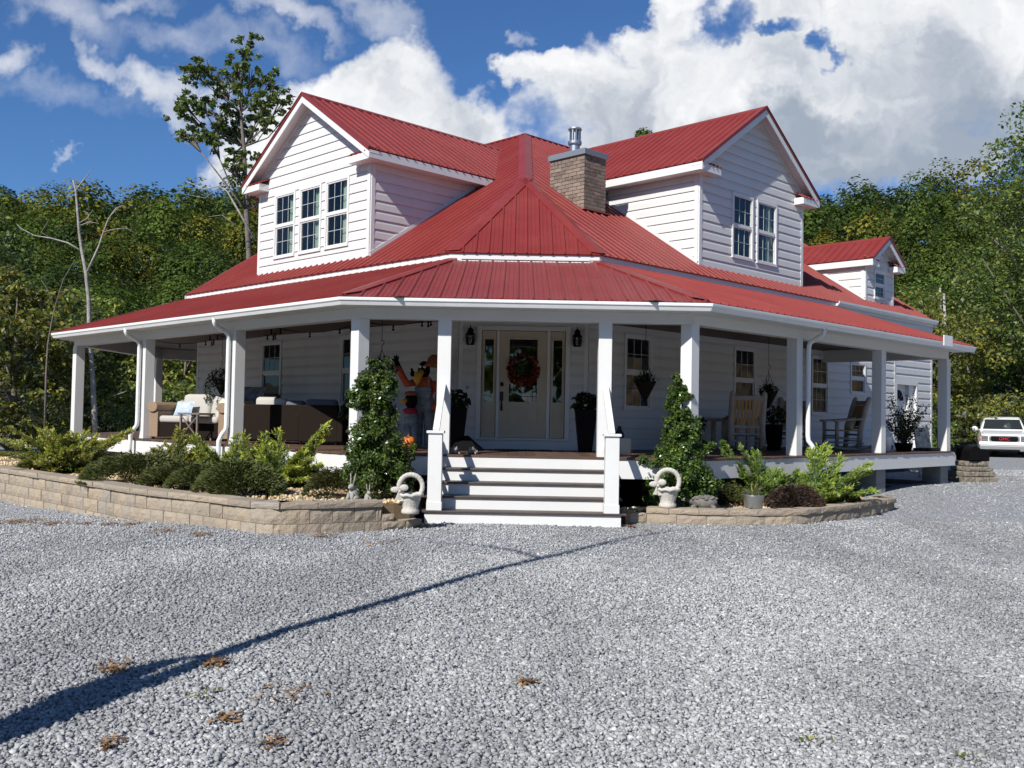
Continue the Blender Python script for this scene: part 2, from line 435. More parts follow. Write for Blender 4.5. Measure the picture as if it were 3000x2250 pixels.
# ---- piers under the porch
for MM, ts in ((ML, (L5, L6, L7)), (MR, (0.02, R8, R9, R10 - .1))):
    for t in ts:
        mb = MB()
        for k in range(3): mb.box(t - .2, t + .2, -.05, .35, -.3 + .3 * k, -.005 + .3 * k, MM)
        mb.build('pier', M['cmu'], house)
mb = MB(); mb.box(TW0, 12, QW - .02, QW + .1, -.4, .95, MR); mb.box(TW0, 10.7, QW - .02, QW + .1, -.4, .95, ML); mb.box(-WC, WC, DW, DW + .1, -.4, .95)
mb.box(12, 15.9, QW - .06, QW + .1, -.4, .44, MR)  # dark strip over bright siding, painted shade behind the porch
mb.build('foundation', M['foundation'], house)
# ---- posts
def post(x, y, rot, nm='porch_post'):
    mb = MB(); Mx = Matrix.Translation((x, y, 0)) @ Matrix.Rotation(rot, 4, 'Z')
    mb.box(-.1, .1, -.1, .1, ZF - .002, ZB + .002, Mx)
    return mb.build(nm, M['trim'], house, bevel=0.006)
post(-1.203, 0, 0); post(1.203, 0, 0)
for t in (0, L5, L6, L7): p = LP(t, 0, 0); post(p.x, p.y, math.pi / 4)
for t in (0, R8, R9, R10): p = RP(t, 0, 0); post(p.x, p.y, math.pi / 4)
post(P11.x, P11.y, math.pi / 4)
# ---- beam, soffit, ceiling, gutter
mb = MB(); sweep(mb, OUT, [(-.1, ZB), (.1, ZB), (.1, 3.07), (-.1, 3.2)])
mb.box(R10 - .1, R10 + .1, .1, QW, ZB, 3.2, MR)
mb.build('porch_beam', M['trim'], house, bevel=0.004)
mb = MB(); sweep(mb, OUT, [(.098, 3.072), (.43, 3.072), (.43, 3.18), (.405, 3.18), (.405, 3.082), (.098, 3.082)], 0, .32)
mb.build('porch_soffit', M['trim'], house)
mb = MB(); sweep(mb, OUT, [(.432, 3.178), (.432, 3.068), (.50, 3.068), (.512, 3.09), (.525, 3.115), (.545, 3.135), (.55, 3.165), (.55, 3.178), (.535, 3.178), (.535, 3.15), (.45, 3.09), (.445, 3.178)], 0, .36)
mb.build('porch_gutter', M['gutter'], house)
mb = MB()
k = 0
inner = [RP(R10, QW, 0).to_2d(), Vector((WC, DW)), Vector((-WC, DW)), LP(10.7, QW, 0).to_2d()]
def planks(mb, M4, t0, t1, q0f, q1f, z, w_=0.09):
    q = q0f
    while q < q1f:
        mb.box(t0, t1, q, min(q + w_ - .006, q1f), z, z + .015, M4); q += w_
planks(mb, ML, -.9, L7 + 1.5, 0.0, QW, 3.185); planks(mb, MR, -.9, R10, 0.0, QW, 3.19)
planks(mb, MF, -A_, A_, 0.0, DW, 3.195)
pl = [tuple(p) for p in OUT[:3]] + [tuple(LP(9.8, 0, 0).to_2d()), tuple(LP(9.8, QW + 6, 0).to_2d())]
mb.prism(pl, 3.2, 3.215)
mb.build('porch_ceiling', M['ceil'], house)
# recessed ceiling lights (unlit)
for q, t, MM in ((1.4, 4.7, ML), (1.4, 6.6, ML), (1.5, 8.4, ML), (1.4, 2.5, ML), (1.4, 4.7, MR), (1.4, 8.2, MR), (1.4, 1.6, MR), (.9, 7.6, ML)):
    mb = MB(); mb.lathe([(.09, 3.165), (.1, 3.183)], 20, MM @ Matrix.Translation((t, q, 0))); mb.build('ceiling_light', M['trim'], house, smooth=False)

# ---- siding
def siding(mb, MM, x0f, x1f, z0, z1, holes=(), course=0.2, dep=0.025, skew=0.0):
    z = z0
    while z < z1 - 1e-4:
        zt = min(z + course, z1)
        zc = z + .62 * course
        cuts = sorted({z, zt} | ({zc} if zc < zt else set()) | {h[2] for h in holes if z < h[2] < zt} | {h[3] for h in holes if z < h[3] < zt})
        for a, b in zip(cuts[:-1], cuts[1:]):
            ints = [(x0f(a), x1f(a), x0f(b), x1f(b))]
            mid = (a + b) / 2
            for h in sorted(holes):
                if h[2] < mid < h[3]:
                    nw = []
                    for (p, q, r, s_) in ints:
                        if h[0] > max(p, r) and h[1] < min(q, s_): nw += [(p, h[0], r, h[0]), (h[1], q, h[1], s_)]
                        elif h[1] <= max(p, r) or h[0] >= min(q, s_): nw.append((p, q, r, s_))
                        elif h[0] <= max(p, r): nw.append((h[1], q, h[1], s_))
                        else: nw.append((p, h[0], r, h[0]))
                    ints = nw
            pf = lambda q: .002 + dep * (1 - .18 * (q - z) / (.62 * course) if q <= zc + 1e-6 else .82 * max(0, 1 - (q - zc) / (.38 * course)))
            da, db = pf(a), pf(b)
            for (p, q, r, s_) in ints:
                if q - p < 1e-3 and s_ - r < 1e-3: continue
                fcs = [(0, 1, 2, 3)]
                vs = [(p, -da, a), (q, -da, a), (s_, -db, b), (r, -db, b)]
                if abs(a - z) < 1e-6:
                    vs += [(p, 0.004, a), (q, 0.004, a)]; fcs.append((0, 4, 5, 1))
                mb.add(vs, fcs, MM)
        z = zt
def wing_at(side, q): return (ML if side == 'L' else MR) @ Matrix.Translation((0, q, 0))

def cb(mb, MM, x, z0, z1, w_=.09, y0=-.03, y1=.05):
    mb.box(x - w_ / 2, x + w_ / 2, y0, y1, z0, z1, MM)

# windows: list of (matrix of the wall plane, x0, x1, z0, z1, lower grid, curtains)
WIN_L = [(6.78, 7.63), (3.70, 4.55)]
WIN_R = [(1.94, 2.78), (5.62, 6.49), (8.93, 9.76)]
WL, WR = wing_at('L', QW), wing_at('R', QW)
def hole(x0, x1, z0, z1): return (x0 + .03, x1 - .03, z0 + .03, z1 - .03)
holesL = [hole(a, b, 1.64, 3.06) for a, b in WIN_L]
holesR = [hole(a, b, 1.64, 3.06) for a, b in WIN_R] + [hole(10.9, 11.73, 2.19, 3.01), (13.51, 14.93, -.2, 2.64)]
mb = MB()
siding(mb, WL, lambda z: TW0, lambda z: 10.7, ZF, 4.303, holesL); mbL = mb
mb.build('wing_wall', M['siding'], house)
mb = MB()
siding(mb, WR, lambda z: TW0, lambda z: 13.45, ZF, 4.303, holesR)
siding(mb, WR, lambda z: 13.45, lambda z: 15.9, -.1, 4.40, holesR, .21)
mb.build('wing_wall', M['siding'], house)
mb = MB()
MD = Matrix.Translation((0, DW, 0))
siding(mb, MD, lambda z: -WC, lambda z: WC, ZF + .17, 4.303, [(-.8, .8, 0, 3.08)])
mb.build('entrance_wall', M['siding'], house)
mb = MB()
mb.box(-WC, WC, -.03, .02, ZF - .02, ZF + .17, MD)
mb.build('base_board', M['trim'], house)
for (MM, x, z0, z1, w_) in ((MD, -WC + .03, ZF + .17, 3.19, .07), (MD, WC - .03, ZF + .17, 3.19, .07), (WL, 10.66, ZF, 4.3, .09), (WR, 13.46, .1, 3.3, .09), (WR, 15.86, -.1, 4.38, .09)):
    mb = MB(); cb(mb, MM, x, z0, z1, w_); mb.build('corner_trim', M['trim'], house)
# gable end walls and backs (close the volume)
QR = QM + 8.7395 * S2 + (CC) * S2     # ridge distance from the eave line measured inwards
ZPK = ZT + PITCH * (CC + 8.7395) * S2
YPK = QM + 8.7395
QR = QM + (ZPK - ZT) / PITCH
mb = MB()
ends = [LP(10.68, QW, -.2), LP(10.68, 2 * QR - QM, -.2), LP(10.68, 2 * QR - QM, ZT - .05), LP(10.68, QR, ZPK - .06), LP(10.68, QW, ZT)]
mb.slab(ends, (ML.to_3x3() @ Vector((-.05, 0, 0))))
ends = [RP(15.88, QW, -.2), RP(15.88, 2 * QR - QM, -.2), RP(15.88, 2 * QR - QM, ZT - .05), RP(15.88, QR, ZPK - .06), RP(15.88, QW, ZT)]
mb.slab(ends, (MR.to_3x3() @ Vector((-.05, 0, 0))))
a, b = LP(10.68, 2 * QR - QM, 0), Vector((0, YPK + 10.07, 0)); c = RP(15.88, 2 * QR - QM, 0)
for p, q in ((a, b), (b, c)):
    mb.slab([(p.x, p.y, -.2), (q.x, q.y, -.2), (q.x, q.y, ZT - .02), (p.x, p.y, ZT - .02)], (0, .05, 0))
mb.build('end_wall', M['siding'], house)

def window(MM, x0, x1, z0, z1, lower=True, curtain=False, upper=True, blind=False):
    fr = MB(); c = .055
    fr.box(x0, x1, -.045, .03, z1 - c, z1, MM); fr.box(x0, x1, -.055, .03, z0, z0 + c, MM)
    fr.box(x0, x0 + c, -.045, .03, z0 + c, z1 - c, MM); fr.box(x1 - c, x1, -.045, .03, z0 + c, z1 - c, MM)
    zm = (z0 + z1) / 2
    fr.box(x0 + c, x1 - c, -.035, .02, zm - .022, zm + .022, MM)
    s_ = .03
    for a, b, y in ((z0 + c, zm - .022, -.005), (zm + .022, z1 - c, -.02)):
        fr.box(x0 + c, x0 + c + s_, y - .012, y + .02, a, b, MM); fr.box(x1 - c - s_, x1 - c, y - .012, y + .02, a, b, MM)
        fr.box(x0 + c + s_, x1 - c - s_, y - .012, y + .02, a, a + s_, MM); fr.box(x0 + c + s_, x1 - c - s_, y - .012, y + .02, b - s_, b, MM)
    w_ = fr.build('window', M['trim'], house)
    gx0, gx1 = x0 + c + s_, x1 - c - s_
    gr = MB()
    for (a, b, on, y) in ((zm + .05, z1 - c - s_, upper, -.012), (z0 + c + s_, zm - .05, lower, .003)):
        if not on: continue
        for k in (1, 2):
            xx = gx0 + (gx1 - gx0) * k / 3; gr.box(xx - .0055, xx + .0055, y - .006, y + .006, a, b, MM)
        zz = (a + b) / 2; gr.box(gx0, gx1, y - .0065, y + .0065, zz - .0055, zz + .0055, MM)
    gr.build('muntin', M['muntin'], w_)
    pn = MB()
    for (a, b, y) in ((zm + .05, z1 - c - s_, -.012), (z0 + c + s_, zm - .05, .003)):
        pn.add([(gx0, y, a), (gx1, y, a), (gx1, y, b), (gx0, y, b)], [(0, 1, 2, 3)], MM)
    pn.build('pane', M['glass'], w_, fix=False)
    bk = MB(); bk.add([(x0, .9, z0 - .1), (x1, .9, z0 - .1), (x1, .9, z1 + .1), (x0, .9, z1 + .1)], [(0, 1, 2, 3)], MM)
    if curtain:
        cu = MB(); 
        for (ca, cbb) in curtain:
            N = 26; vs = []
            for i in range(N + 1):
                xx = ca + (cbb - ca) * i / N
                yy_ = .10 + .022 * math.sin(i * 1.7 + ca * 7) + .012 * math.sin(i * .9)
                vs += [(xx, yy_, z0 + .03), (xx, yy_, z1 - .03)]
            cu.add(vs, [(2 * i, 2 * i + 2, 2 * i + 3, 2 * i + 1) for i in range(N)], MM)
        cu.build('curtain', M['curtain'], w_, smooth=True, fix=False)
    return w_
for a, b in WIN_L: window(WL, a, b, 1.64, 3.06, lower=False)
for a, b in WIN_R: window(WR, a, b, 1.64, 3.06, lower=True)
window(WR, 10.9, 11.73, 2.19, 3.01, lower=False)

# ---- entrance door
def panel(mb, x0, x1, z0, z1, y, MM, w_=.018):
    for (a, b, c, d) in ((x0, x1, z1 - w_, z1), (x0, x1, z0, z0 + w_), (x0, x0 + w_, z0 + w_, z1 - w_), (x1 - w_, x1, z0 + w_, z1 - w_)):
        mb.box(a, b, y - .02, y, c, d, MM)
    mb.box(x0 + .04, x1 - .04, y - .013, y, z0 + .04, z1 - .04, MM)
zb_, zt_ = 1.11, 3.0
mb = MB()
mb.box(-.83, -.745, -.05, .04, zb_ - .03, 3.09, MD); mb.box(.745, .83, -.05, .04, zb_ - .03, 3.09, MD)
mb.box(-.745, .745, -.05, .04, zt_ + .01, 3.09, MD); mb.box(-.83, .83, -.07, .04, zb_ - .045, zb_ - .005, MD)
for x in (-.45, .45): mb.box(x - .027, x + .027, -.035, .03, zb_ - .005, zt_ + .01, MD)
dframe = mb.build('door_frame', M['trim'], house, bevel=.004)
mb = MB(); y0 = -.005
g = (-.25, .25, 1.74, 2.855)
mb.box(-.423, g[0], y0, .035, zb_, zt_, MD); mb.box(g[1], .423, y0, .035, zb_, zt_, MD)
mb.box(g[0], g[1], y0, .035, zb_, g[2], MD); mb.box(g[0], g[1], y0, .035, g[3], zt_, MD)
for (a, b, c, d) in ((g[0] - .03, g[1] + .03, g[3], g[3] + .03), (g[0] - .03, g[1] + .03, g[2] - .03, g[2]), (g[0] - .03, g[0], g[2], g[3]), (g[1], g[1] + .03, g[2], g[3])):
    mb.box(a, b, y0 - .016, y0, c, d, MD)
panel(mb, -.29, -.05, 1.34, 1.66, y0, MD); panel(mb, .05, .29, 1.34, 1.66, y0, MD)
door = mb.build('front_door', M['cream'], house)
mb = MB(); mb.add([(g[0], .01, g[2]), (g[1], .01, g[2]), (g[1], .01, g[3]), (g[0], .01, g[3])], [(0, 1, 2, 3)], MD)
mb.build('pane', M['leaded'], door, fix=False)
mb = MB()
for x in (-.17, .17): mb.box(x - .005, x + .005, 0, .02, g[2], g[3], MD)
for z in (g[2] + .1, g[3] - .1): mb.box(g[0], g[1], 0.001, .019, z - .005, z + .005, MD)
for k in range(8):
    t = 2 * math.pi * k / 8; mb.bar(MD @ Vector((0, .01, 2.3)), MD @ Vector((.16 * math.cos(t), .01, 2.3 + .3 * math.sin(t))), .006, .008)
mb.build('leading', M['bronze'], door)
mb = MB(); mb.ball((-.375, DW - .035, 2.05), (.032, .03, .04)); mb.build('deadbolt', M['bronze'], door, smooth=True)
mb = MB(); mb.box(-.405, -.345, -.03, -.004, 1.76, 1.92, MD)
mb.tube([MD @ Vector((-.375, -.02, 1.8)), MD @ Vector((-.375, -.07, 1.78)), MD @ Vector((-.375, -.075, 1.68)), MD @ Vector((-.375, -.02, 1.62))], .014, 8)
mb.box(-.395, -.355, -.03, -.004, 1.58, 1.66, MD); mb.build('handle', M['bronze'], door)
for sx in (-1, 1):
    xa, xb = sorted((sx * .485, sx * .735)); ga, gb = xa + .045, xb - .045
    mb = MB()
    for bx in ((xa, ga, zb_, zt_), (gb, xb, zb_, zt_), (ga, gb, zb_, 1.74), (ga, gb, 2.85, zt_)): mb.box(bx[0], bx[1], y0, .035, bx[2], bx[3], MD)
    panel(mb, xa + .04, xb - .04, 1.34, 1.66, y0, MD)
    for bx in ((ga - .02, ga, 1.72, 2.87), (gb, gb + .02, 1.72, 2.87), (ga, gb, 1.72, 1.74), (ga, gb, 2.85, 2.87)): mb.box(bx[0], bx[1], y0 - .014, y0, bx[2], bx[3], MD)
    sd = mb.build('sidelight', M['cream'], house)
    mb = MB(); mb.add([(ga, .01, 1.74), (gb, .01, 1.74), (gb, .01, 2.85), (ga, .01, 2.85)], [(0, 1, 2, 3)], MD); mb.build('pane', M['leaded'], sd, fix=False)
# garage-side door with fanlight
mb = MB()
mb.box(13.51, 13.6, -.03, .12, .2, 2.64, WR); mb.box(14.84, 14.93, -.03, .12, .2, 2.64, WR); mb.box(13.6, 14.84, -.03, .12, 2.54, 2.64, WR)
mb.box(14.52, 14.84, .05, .3, .2, 2.54, WR)
mb.build('side_door_frame', M['trim'], house)
mb = MB(); mb.box(13.6, 14.52, .14, .18, .4, 2.54, WR)
for (a, b) in ((13.68, 14.02), (14.1, 14.44)): panel(mb, a, b, 1.3, 1.9, .14, WR); panel(mb, a, b, .55, 1.15, .14, WR)
sdoor = mb.build('side_door', M['trim'], house)
mb = MB(); cx, cz, R_ = 14.06, 2.1, .3
for k in range(5):
    t0 = math.pi * (k + .08) / 5; t1 = math.pi * (k + .92) / 5
    pts = [(cx + .06 * math.cos(t0), .13, cz + .06 * math.sin(t0))] + [(cx + R_ * math.cos(t0 + (t1 - t0) * j / 4), .13, cz + R_ * math.sin(t0 + (t1 - t0) * j / 4)) for j in range(5)] + [(cx + .06 * math.cos(t1), .13, cz + .06 * math.sin(t1))]
    mb.add(pts, [tuple(range(len(pts)))], WR)
mb.build('fanlight', M['black'], sdoor, fix=False)

# ---- steps
TR = [0.18, .36, .54, .72]
TY = [-1.26, -.98, -.70, -.42]
for z, y in zip(TR, TY):
    wd = 1.42 if z < .2 else 1.39
    mb = MB(); mb.box(-wd, wd, y - .03, y + .14, z - .03, z); mb.box(-wd, wd, y + .146, y + .31, z - .029, z - .001)
    mb.build('stair_tread', M['tread'], house, bevel=.006)
for i, y in enumerate(TY + [-.16]):
    z0 = -.12 if i == 0 else TR[i - 1]; z1 = (TR + [ZF])[i] - .030
    mb = MB(); mb.box(-1.345, 1.345, y, y + .02, z0, z1); mb.build('stair_riser', M['trim'], house)
mb = MB()
for sx in (-1, 1):
    for i, y in enumerate(TY): mb.box(sx * 1.32 - .02, sx * 1.32 + .02, y + .02, -.13, -.1 if i == 0 else TR[i - 1], TR[i] - .04)
mb.build('stair_stringer', M['trim'], house)
for sx in (-1, 1):
    x = sx * 1.215
    mb = MB(); mb.box(x - .095, x + .095, -1.275, -1.085, .181, 1.235); mb.box(x - .12, x + .12, -1.3, -1.06, 1.235, 1.27)
    if sx: mb.box(x - .105, x + .105, -1.285, -1.075, .1815, .30)
    mb.build('newel_post', M['trim'], house, bevel=.004)
    mb = MB(); a = Vector((x, -1.15, 1.27)); b = Vector((x, -.1, 1.94))
    mb.bar(a, b, .09, .045, (0, 0, 1)); mb.bar(a + Vector((sx * .0, .1, -.02)), b + Vector((0, 0, -.07)), .035, .09)
    mb.bar((x, -1.1, .42), (x, -.1, 1.08), .035, .09)
    mb.build('handrail', M['trim'], house, bevel=.003)

# ---- downspouts
def spout(pts, nm='downspout'):
    mb = MB(); q = [Vector(p) for p in pts]
    mb.tube(q, .052, 8, squash=(1.0, .8)); o = mb.build(nm, M['gutter'], house, smooth=True)
    st = MB()
    for z in (2.55, 1.6):
        pass
    return o
def spout_path(PF, t):
    f = lambda tt, q, z: PF(tt, q, z)
    return [f(t - .02, -.47, 3.10), f(t - .02, -.47, 3.03), f(t, -.44, 2.98), f(t + .02, -.34, 2.93), f(t + .03, -.22, 2.88), f(t + .03, -.17, 2.82), f(t + .03, -.16, 2.7),
            f(t + .03, -.16, 1.25), f(t + .03, -.17, 1.16), f(t + .06, -.22, 1.08), f(t + .1, -.26, .96), f(t + .1, -.26, .82), f(t + .1, -.26, .42)]
spout(spout_path(LP, L5)); spout(spout_path(LP, L6 + .02)); spout(spout_path(RP, R8 + .15))

# ================================================================== ROOFS
def roof_panel(name, poly, updir, spacing=0.229, parent=None, minor=True, phase=0.0, thick=.02):
    poly = [Vector(p) for p in poly]
    n = Vector((0, 0, 0))
    for i in range(len(poly)): n += poly[i].cross(poly[(i + 1) % len(poly)])
    n.normalize()
    if n.z < 0: n = -n
    up = Vector(updir); up = (up - n * up.dot(n)).normalized(); wv = up.cross(n).normalized()
    mb = MB(); mb.slab(poly, -n * thick)
    o = poly[0]
    ws = [(p - o).dot(wv) for p in poly]
    def clip(c):
        hs = []
        for i in range(len(poly)):
            a, b = poly[i], poly[(i + 1) % len(poly)]; wa, wb = ws[i] - c, ws[(i + 1) % len(poly)] - c
            if (wa < 0) != (wb < 0):
                q = a + (b - a) * (wa / (wa - wb)); hs.append((q - o).dot(up))
        hs.sort(); return hs
    k = math.ceil((min(ws) - phase) / spacing)
    while phase + k * spacing < max(ws):
        for (off, bw, tw, h) in ([(0, .052, .018, .024)] + ([(spacing / 3, .02, .01, .006), (2 * spacing / 3, .02, .01, .006)] if minor else [])):
            c = phase + k * spacing + off
            hs = clip(c)
            for j in range(0, len(hs) - 1, 2):
                h0, h1 = hs[j] - (.012 if off == 0 else 0), hs[j + 1]
                if h1 - h0 < .05: continue
                base = o + wv * c
                vs = [base + up * hh + wv * ww + n * nn for hh in (h0, h1) for ww, nn in ((-bw / 2, .0005), (-tw / 2, h), (tw / 2, h), (bw / 2, .0005))]
                mb.add(vs, [(0, 1, 2, 3), (7, 6, 5, 4), (0, 4, 5, 1), (1, 5, 6, 2), (2, 6, 7, 3)])
        k += 1
    return mb.build(name, M['red'], parent or house)
def hipcap(a, b, n1, n2, wd=.13, name='ridge_cap', lift=.03, a_in=0.0):
    """two bent strips along the line a-b; n1, n2 = directions lying in the two roof planes away from the line"""
    a = Vector(a); b = Vector(b); d = (b - a).normalized(); mb = MB(); up = Vector((0, 0, lift))
    for n_ in (n1, n2):
        e = Vector(n_); e = (e - d * e.dot(d)).normalized() * wd
        ai = a + d * a_in
        mb.add([a + up, b + up, b + e + up, ai + e + up, ai + e, b + e], [(0, 1, 2, 3), (3, 2, 5, 4)])
    return mb.build(name, M['red'], house, fix=False)
def pln_dir(v): return v
OE = 0.50; ZE = 3.195; ZI = 4.285
ko = OE * .41421
PF_L, PF_R = Vector((-A_ - ko, -OE, ZE)), Vector((A_ + ko, -OE, ZE))
BI_L, BI_R = Vector((-CC, QM + .02, ZI)), Vector((CC, QM + .02, ZI))
P7o = LP(L7 + ko, -OE, ZE); QTL = LP(11.28, QM + .02, ZI); QTR = RP(9.95, QM + .02, ZI)
o11 = offset_path(OUT, OE)[1]; P11o = Vector((o11.x, o11.y, ZE)); uR = Vector((S2, S2, 0)); uL = Vector((-S2, S2, 0))
roof_panel('porch_roof', [PF_L, PF_R, BI_R, BI_L], (0, 1, 0), phase=.05)
roof_panel('porch_roof', [P7o, PF_L, BI_L, QTL], uR)
roof_panel('porch_roof', [P11o, P7o, QTL], (1, 0, 0), minor=False)
roof_panel('porch_roof', [P11o + uR * 6.5, P11o, QTL, QTL + uR * 6.5], (S2, -S2, 0), minor=False)
roof_panel('porch_roof', [PF_R, RP(9.95, -OE, ZE), QTR, BI_R], (-S2, S2, 0))
def plane_dir(p_from, along):  # direction lying in a plane
    return Vector(along)
hipcap(PF_L, BI_L, (1, 0, 0), LP(3, -OE, ZE) - PF_L, a_in=.3)
hipcap(PF_R, BI_R, (-1, 0, 0), RP(3, -OE, ZE) - PF_R, a_in=.3)
hipcap(P7o, QTL, PF_L - P7o, P11o - P7o, a_in=.3)
# rake trim of the porch roof at its right end
mb = MB()
for k_, (z0, z1) in enumerate(((-.16, -.02),)):
    a, b = RP(9.95, -OE, ZE), QTR
    e = uR * .03
    mb.add([a + Vector((0, 0, z0)), b + Vector((0, 0, z0)), b + Vector((0, 0, z1)), a + Vector((0, 0, z1)), a + e + Vector((0, 0, z0)), b + e + Vector((0, 0, z0)), b + e + Vector((0, 0, z1)), a + e + Vector((0, 0, z1))],
           [(0, 1, 2, 3), (7, 6, 5, 4), (0, 4, 5, 1), (1, 5, 6, 2), (2, 6, 7, 3), (3, 7, 4, 0)])
a0, b0 = RP(R10 + .1, .1, 3.15), RP(R10 + .1, QM, 3.15)
mb.slab([a0, b0, RP(R10 + .1, QM, ZI - .1), RP(R10 + .1, .1, 3.35)], -uR * .03)
mb.build('rake_board', M['trim'], house)
# upper fascia band between porch roof and main roof
BP = [LP(11.30, 0, 0).to_2d(), Vector((-A_, 0)), Vector((A_, 0)), RP(15.95, 0, 0).to_2d()]
mb = MB(); sweep(mb, BP, [(-QM, 4.24), (-QM, ZT - .018), (-QM - .03, ZT - .018), (-QM - .03, 4.24)])
mb.build('fascia_board', M['trim'], house)
mb = MB(); mb.slab([RP(9.9, QM + .02, 4.25), RP(15.95, QM + .02, 4.25), RP(15.95, QW + .05, 4.25), RP(9.9, QW + .05, 4.25)], (0, 0, .02))
mb.build('soffit', M['trim'], house)
mb = MB()
mb.add([RP(t, QM + dq, z) for t in (10.0, 15.97) for dq, z in ((-.002, ZT - .0), (-.002, ZT - .115), (-.07, ZT - .115), (-.09, ZT - .08), (-.115, ZT - .05), (-.12, ZT - .0), (-.105, ZT - .0), (-.09, ZT - .06), (-.02, ZT - .06))],
       [(i, (i + 1) % 9, (i + 1) % 9 + 9, i + 9) for i in range(9)] + [tuple(range(9)), tuple(reversed(range(9, 18)))])
mb.build('eave_gutter', M['gutter'], house)
# main roof
QE = QM - .035; ZEu = rz(QE)
ce = A_ - QE * .41421
EL, ER = Vector((-ce, QE, ZEu)), Vector((ce, QE, ZEu))
APX = Vector((0, QE + 2.41421 * ce, ZEu + PITCH * 2.41421 * ce))
PK = Vector((0, YPK, ZPK))
TL_, TR_ = 11.30, 15.95
roof_panel('main_roof', [EL, ER, APX], (0, 1, 0), phase=.0)
roof_panel('main_roof', [LP(TL_, QE, ZEu), EL, APX, PK, LP(TL_, QR, ZPK)], uR, minor=False)
roof_panel('main_roof', [ER, RP(TR_, QE, ZEu), RP(TR_, QR, ZPK), PK, APX], (-S2, S2, 0), minor=False)
QB = 2 * QR - QM + .3; ZBk = ZT - .2
VB = Vector((0, YPK + (QB - QR) / S2, ZBk))
roof_panel('main_roof', [PK, LP(TL_, QR, ZPK), LP(TL_, QB, ZBk), VB], (-S2, -S2, 0), minor=False)
roof_panel('main_roof', [PK, RP(TR_, QR, ZPK), RP(TR_, QB, ZBk), VB], (S2, -S2, 0), minor=False)
dL, dR = LP(5, QE, ZEu) - EL, RP(5, QE, ZEu) - ER
hipcap(EL, APX, (1, 0, 0), dL, .15, a_in=.1); hipcap(ER, APX, (-1, 0, 0), dR, .15, a_in=.1)
hipcap(APX, PK, dL, dR, .17)
hipcap(PK, LP(TL_, QR, ZPK), (-S2, -S2, -PITCH * .7), (S2, S2, -PITCH * .7), .15); hipcap(PK, RP(TR_, QR, ZPK), (S2, -S2, -PITCH * .7), (-S2, S2, -PITCH * .7), .15)
# verge boards at the gable ends of the main roof
mb = MB()
for PF, T in ((LP, TL_), (RP, TR_)):
    a, b, c = PF(T - .02, QE, ZEu - .03), PF(T - .02, QR, ZPK - .03), PF(T - .02, QB, ZBk - .03)
    for p, q in ((a, b), (b, c)):
        mb.slab([p, q, q - Vector((0, 0, .16)), p - Vector((0, 0, .16))], PF(T + .01, 0, 0) - PF(T - .02, 0, 0))
mb.build('verge_board', M['trim'], house)

